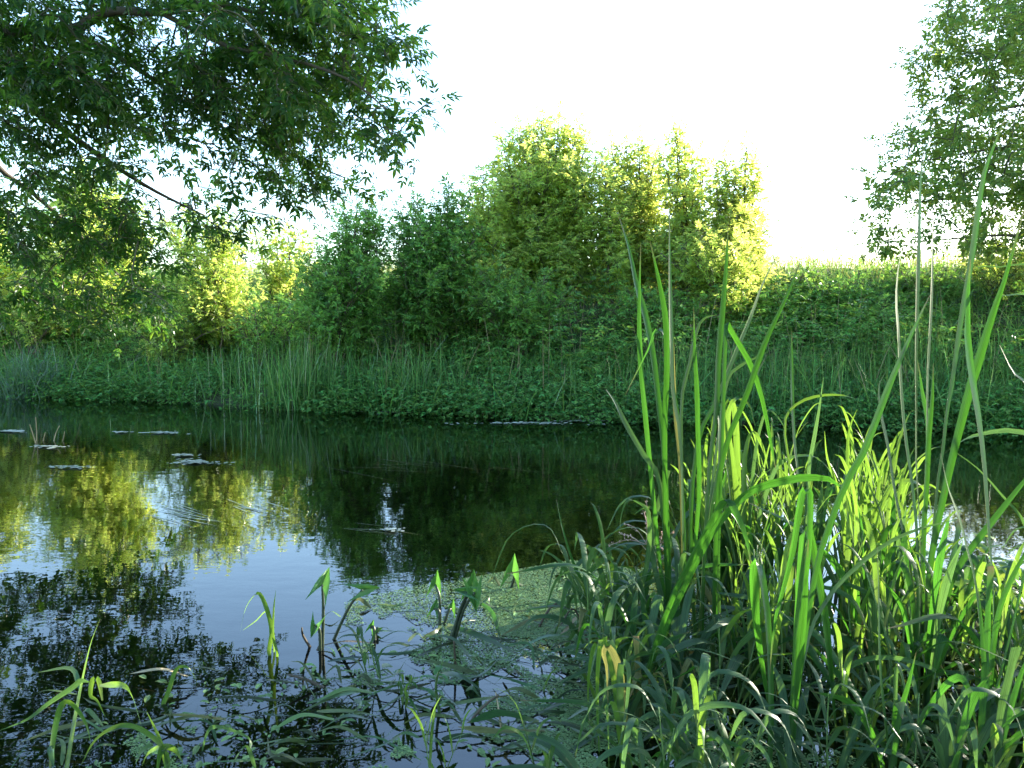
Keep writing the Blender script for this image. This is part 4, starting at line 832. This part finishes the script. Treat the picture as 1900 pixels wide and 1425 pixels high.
for poly, n, th in [([(560, 1230), (1250, 1150), (1250, 1450), (600, 1450)], 260, .1), ([(180, 1260), (620, 1260), (700, 1450), (150, 1450)], 170, .05), ([(870, 1080), (1100, 1060), (1150, 1150), (900, 1150)], 160, -.2)]:
    q = sample_poly(poly, n, r); P = ground(q[:, 0], q[:, 1])[:, :2]; d = vnoise(P * 6, 44); P = P[d > th]; n = len(P); az = r.uniform(0, 6.28, n)
    O = np.column_stack([P, np.full(n, .006)]); D = np.column_stack([np.cos(az), np.sin(az), r.normal(.05, .12, n)]); V, F_ = spread(leaflet(1, .4, 8), O, D, np.array([0, 0, 1.]) + r.normal(0, .2, (n, 3)), r.uniform(.015, .05, n)); mb.add(V, F_)
V, F_, U = mb.data(); tag(mk('floating_leaves', V, F_, M['weed'], smooth=False), 'scattered small leaves and leaf scraps floating on the near water', 'floating leaves', kind='stuff')
mb = MB()
q = np.concatenate([sample_poly([(640, 1120), (900, 1080), (1150, 1080), (1150, 1400), (600, 1420), (560, 1290)], 150, r), sample_poly([(120, 1270), (600, 1270), (640, 1425), (100, 1425)], 32, r), sample_poly([(1050, 1120), (1850, 1150), (1900, 1400), (1100, 1400)], 170, r)])
for (x, y) in q:
    c = ground(x, y); a = r.normal(0, .5) + (PI if r.random() < .5 else 0); L = r.uniform(.05, .26); d = np.array([math.cos(a), math.sin(a), 0]); b_ = np.array([-d[1], d[0], 0]) * r.normal(0, .2)
    blade(mb, [c + [0, 0, .004], c + d * L * .5 + b_ * L + [0, 0, r.uniform(.004, .05)], c + d * L + [0, 0, r.uniform(.004, .02)]], r.uniform(.004, .017), np.array([.1, 1, .3]), (r.normal(0, .4), r.normal(0, .6)), .2, 9, 'grass')
V, F_, U = mb.data(); tag(mk('reed_litter', V, F_, M['litter'], None, U), 'scattered fallen grass blades and reed scraps lying on the near water', 'reed litter', kind='stuff')
# pale floating mats farther out, each one a patch
def weed_patch(label, px, py, wpx, hpx, seed, n=500):
    r = np.random.default_rng(seed); c = ground(px, py); q = r.normal(0, 1, (n, 2)); q = q * (1 + .5 * np.sin(np.arctan2(q[:, 1], q[:, 0]) * 3 + seed))[:, None] * .4
    P = ground(px + q[:, 0] * wpx / 2, py + q[:, 1] * hpx / 2)[:, :2]; k = 6; a = np.arange(k) * 2 * PI / k; rad = r.uniform(.007, .024, n) * (np.linalg.norm(c) / 7)
    V = np.stack([P[:, 0:1] + rad[:, None] * np.cos(a), P[:, 1:2] + rad[:, None] * np.sin(a) * .8, np.full((n, k), .004) + r.uniform(0, .012, (n, 1))], -1).reshape(-1, 3)
    tag(mk('floating_weed_patch', V, np.arange(n * k).reshape(n, k), M['pale_weed'], loc=(c[0], c[1], 0), smooth=False), label, 'floating weed', 'pale weed patches on open water')
for k, (px, py, w, h, n, lab) in enumerate([(20, 801, 70, 6, 90, 'pale weed patch at the left edge beside the dead stalks'), (300, 804, 80, 4, 90, 'long thin pale weed patch in front of the left far bank'), (360, 859, 100, 10, 160, 'largest pale weed patch, lying in the yellow reflection'), (345, 846, 60, 4, 60, 'thin pale weed strip just above the largest patch'), (90, 830, 60, 5, 60, 'small pale weed strip below the dead stalks'), (225, 803, 40, 3, 40, 'short pale weed strip left of the long thin one'), (720, 985, 60, 4, 40, 'faint pale weed fleck in the middle of the dark reflection'),
                                                 (980, 786, 170, 4, 140, 'pale weed strip along the middle of the far shore'), (1080, 782, 120, 4, 90, 'pale weed strip by the far shore behind the leftmost cattail'), (1580, 789, 330, 5, 220, 'long pale weed line along the right far shore'), (720, 766, 120, 3, 60, 'thin pale weed line at the far shore below the green shrub'), (130, 868, 110, 5, 50, 'faint weed strip in the reflection near the left edge')]):
    weed_patch(lab, px, py, w, h, 300 + k, n)
def strands(label, px, py, w, h, ang, n, seed):
    r = np.random.default_rng(seed); c = ground(px, py); mb = MB()
    for _ in range(n):
        a = ang + r.normal(0, .12); x = px + r.normal(0, w * .25); y = py + r.normal(0, h * .3); l = w * r.uniform(.3, .7)
        pts = [(x + l * t * math.cos(a), y + l * t * math.sin(a) * .5 + 4 * math.sin(t * 3)) for t in (-.5, 0, .5)]
        P = np.array([ground(*p) for p in pts]); P[:, 2] = .002 + r.uniform(0, .004); blade(mb, P, .006, np.array([0, 1., 0]), (0, 0), 0, 8, 'grass')
    V, F_, U = mb.data(); tag(mk('floating_strands', V, F_, M['subweed' if seed > 402 else 'pale_weed'], None, U, loc=(c[0], c[1], 0)), label, 'floating weed', 'drifting weed strands')
strands('fan of drifting grass strands in the yellow reflection', 355, 956, 130, 26, .22, 16, 401)
strands('thin drifting strands right of the strand fan, under the see-through tree reflection', 460, 943, 80, 14, .25, 9, 402)
strands('dull weed strands drifting in the dark reflection in mid water', 800, 868, 240, 22, .12, 9, 403)
strands('faint weed strands drifting near the thicket edge', 700, 985, 160, 10, .03, 8, 404)
def stalk(label, px, py, tx, ty, seed, rad=.004, mat='dead', group='dead stalks in the left water', name='dead_stalk', kink=None):
    r = np.random.default_rng(seed); b = ground(px, py); e = at(tx, ty, b[1] + r.normal(0, .05)); m = (b + e) / 2 + r.normal(0, .004, 3)
    if kink: m = at(*kink, b[1])
    mb = MB(); tube(mb, smooth_path([b + (b - m) * .5, b, m, e] if not kink else [b + [0, 0, -.08], b, m, e], 12), np.linspace(rad * 1.2, rad * .5, 12), 5); V, F_, U = mb.data()
    tag(mk(name, V, F_, M[mat], loc=(b[0], b[1], 0)), label, 'stalk', group)
for k, (a, b_, c, d, lab) in enumerate([(66, 822, 55, 788, 'left-leaning dead reed stub in the left water'), (68, 818, 66, 774, 'tallest dead reed stub, upright in the left water'), (80, 818, 84, 802, 'shortest dead stub in the left water'), (100, 818, 110, 790, 'right-leaning dead reed stub of the left group'), (116, 818, 120, 801, 'outermost right dead stub in the left water')]):
    stalk(lab, a, b_, c, d, k, .0065)
GS = 'fallen stems and leaves in the duckweed'
for k, (a, b_, c, d, kx, lab, rad, mat) in enumerate([(595, 1275, 535, 1252, None, 'dark broken stem lying on the water below the arrowhead', .007, 'deadd'), (1000, 1165, 1070, 1195, (1035, 1120), 'bent dark stem arching over the duckweed near the thicket', .006, 'deadd'), (1090, 1190, 1040, 1160, (1065, 1130), 'second dark bent stem crossing the arched one', .005, 'deadd'), (875, 1340, 925, 1290, (900, 1308), 'curved brown root breaking the duckweed surface', .006, 'deadd'), (930, 1350, 920, 1285, None, 'thin dry upright stalk in the front duckweed', .004, 'dead'), (735, 1395, 760, 1425, (730, 1410), 'short twig at the bottom edge in the water', .005, 'deadd'), (575, 1200, 560, 1165, None, 'dark withered stub beside the wide-leaved arrowhead', .006, 'deadd'), (590, 1205, 600, 1165, None, 'brown withered stalk at the base of the wide-leaved arrowhead', .006, 'deadd'), (845, 1240, 842, 1190, None, 'dark straight stub under the slanting arrowhead', .006, 'deadd')]):
    stalk(lab, a, b_, c, d, 20 + k, rad, mat, GS, 'broken_stalk', kx)
def fallen(label, pts, w, mat, seed, zs=.01):
    P = np.array([ground(*p) for p in pts]); P[:, 2] = zs + np.array([0, .03, .012][:len(P)] if len(P) == 3 else [0] * len(P)); mb = MB(); r = np.random.default_rng(seed)
    blade(mb, P, w, np.array([.1, 1., .2]), (r.normal(0, .3), r.normal(0, .4)), .25, 14, 'cattail'); V, F_, U = mb.data()
    tag(mk('fallen_leaf', V, F_, M[mat], None, U, loc=tuple(P[0])), label, 'leaf', GS)
for k, (pts, w, mat, lab) in enumerate([([(830, 1165), (890, 1200), (960, 1225)], .032, 'cattail', 'broad green leaf fallen slantwise across the duckweed'), ([(1160, 1130), (1080, 1130), (960, 1145)], .03, 'cattail', 'dark flat leaf lying level from the thicket onto the duckweed'), ([(1020, 1150), (980, 1170), (930, 1190)], .02, 'cattail_dry', 'yellowing leaf lying on the duckweed by the thicket'), ([(790, 1185), (840, 1205), (880, 1245)], .02, 'grey_grass', 'pale limp leaf arching into the duckweed middle'), ([(1000, 1345), (930, 1345), (865, 1355)], .03, 'cattail', 'long leaf lying on the front duckweed'), ([(1010, 1360), (920, 1380), (850, 1362)], .022, 'cattail_dry', 'yellow-edged leaf curled on the front duckweed'), ([(690, 1290), (640, 1300), (590, 1312)], .02, 'weed', 'floating leaf below the short grass tuft'), ([(860, 1110), (910, 1150), (930, 1200)], .018, 'cattail', 'narrow green leaf leaning between the arrowheads'),
                                                  ([(1040, 1185), (1080, 1160), (1150, 1165)], .02, 'dead', 'straw coloured leaf at the thicket foot'), ([(420, 1340), (350, 1350), (300, 1338)], .018, 'cattail_dry', 'yellow green leaf floating on the dark left water'), ([(350, 1260), (300, 1262), (240, 1262)], .012, 'dead', 'thin straw floating on the dark left water'), ([(590, 1205), (640, 1210), (700, 1205)], .016, 'deadd', 'dark leaf lying in the water right of the arrowhead'), ([(620, 1340), (560, 1350), (500, 1372)], .016, 'weed', 'greenish leaf scrap at the lower middle of the water')]):
    fallen(lab, pts, w, mat, 500 + k)
# near shore grass left, out to the frame edge
r = np.random.default_rng(140)
q = np.column_stack([r.uniform(-5, 5, 2600), r.uniform(.4, 2.2, 2600)]); hh = height(q); q = q[(hh > -.03) & (np.abs(q[:, 0]) + q[:, 1] > .9)]; n = len(q)
V, F_, U = fast_blades(with_z(q), r.uniform(.08, .24, n), r.uniform(.004, .009, n), np.abs(r.normal(.5, .3, n)), r.uniform(0, 6.28, n), r)
tag(mk('shore_grass', V, F_, M['grass'], None, U), 'short grass on the near muddy shore', 'grass', kind='stuff')

# a bush added just outside the frame to shade the foot of the thicket
r = np.random.default_rng(150); bx, by = 5.2, 3.4; bz = hz(bx, by)
leader_tree('bank_shrub', 'leafy bush added out of view right of the cattails to shade the thicket', 'shrub', (bx, by, bz), [(np.array([bx + r.normal(0, .45), by + r.normal(0, .6), bz + r.uniform(1.1, 1.9)]), .5) for _ in range(7)], 151, mat='shrub_leaf', group='shrubs along the far bank', leafL=.2, dens=.7)

# ------------------------------------------------------------------ light
AZ, EL = math.radians(61), math.radians(12)
sd = np.array([math.sin(AZ) * math.cos(EL), math.cos(AZ) * math.cos(EL), math.sin(EL)])
l = bpy.data.lights.new('sun', 'SUN'); l.energy = 3.4; l.angle = math.radians(.53); l.color = (1, .92, .76)
so = bpy.data.objects.new('sun', l); COL.objects.link(so); so.rotation_euler = Vector(sd).to_track_quat('Z', 'Y').to_euler(); so.location = (8, 8, 12)
w = bpy.data.worlds.new('World'); SC.world = w; w.use_nodes = True; nt = w.node_tree; nt.nodes.clear(); N = NT(nt)
sky = N.n('ShaderNodeTexSky', sky_type='NISHITA', sun_disc=False, sun_elevation=EL, sun_rotation=AZ, air_density=1.0, dust_density=.7, ozone_density=1.9)
bg = N.n('ShaderNodeBackground', {'Color': sky.outputs[0], 'Strength': .15}); N.n('ShaderNodeOutputWorld', {'Surface': bg.outputs[0]})
SC.view_settings.view_transform = 'Standard'; SC.view_settings.look = 'None'; SC.view_settings.exposure = 2.8; SC.view_settings.gamma = 1
SC.cycles.max_bounces = 8; SC.cycles.transparent_max_bounces = 16; SC.cycles.diffuse_bounces = 4; SC.cycles.transmission_bounces = 6
SC.cycles.caustics_reflective = False; SC.cycles.caustics_refractive = False
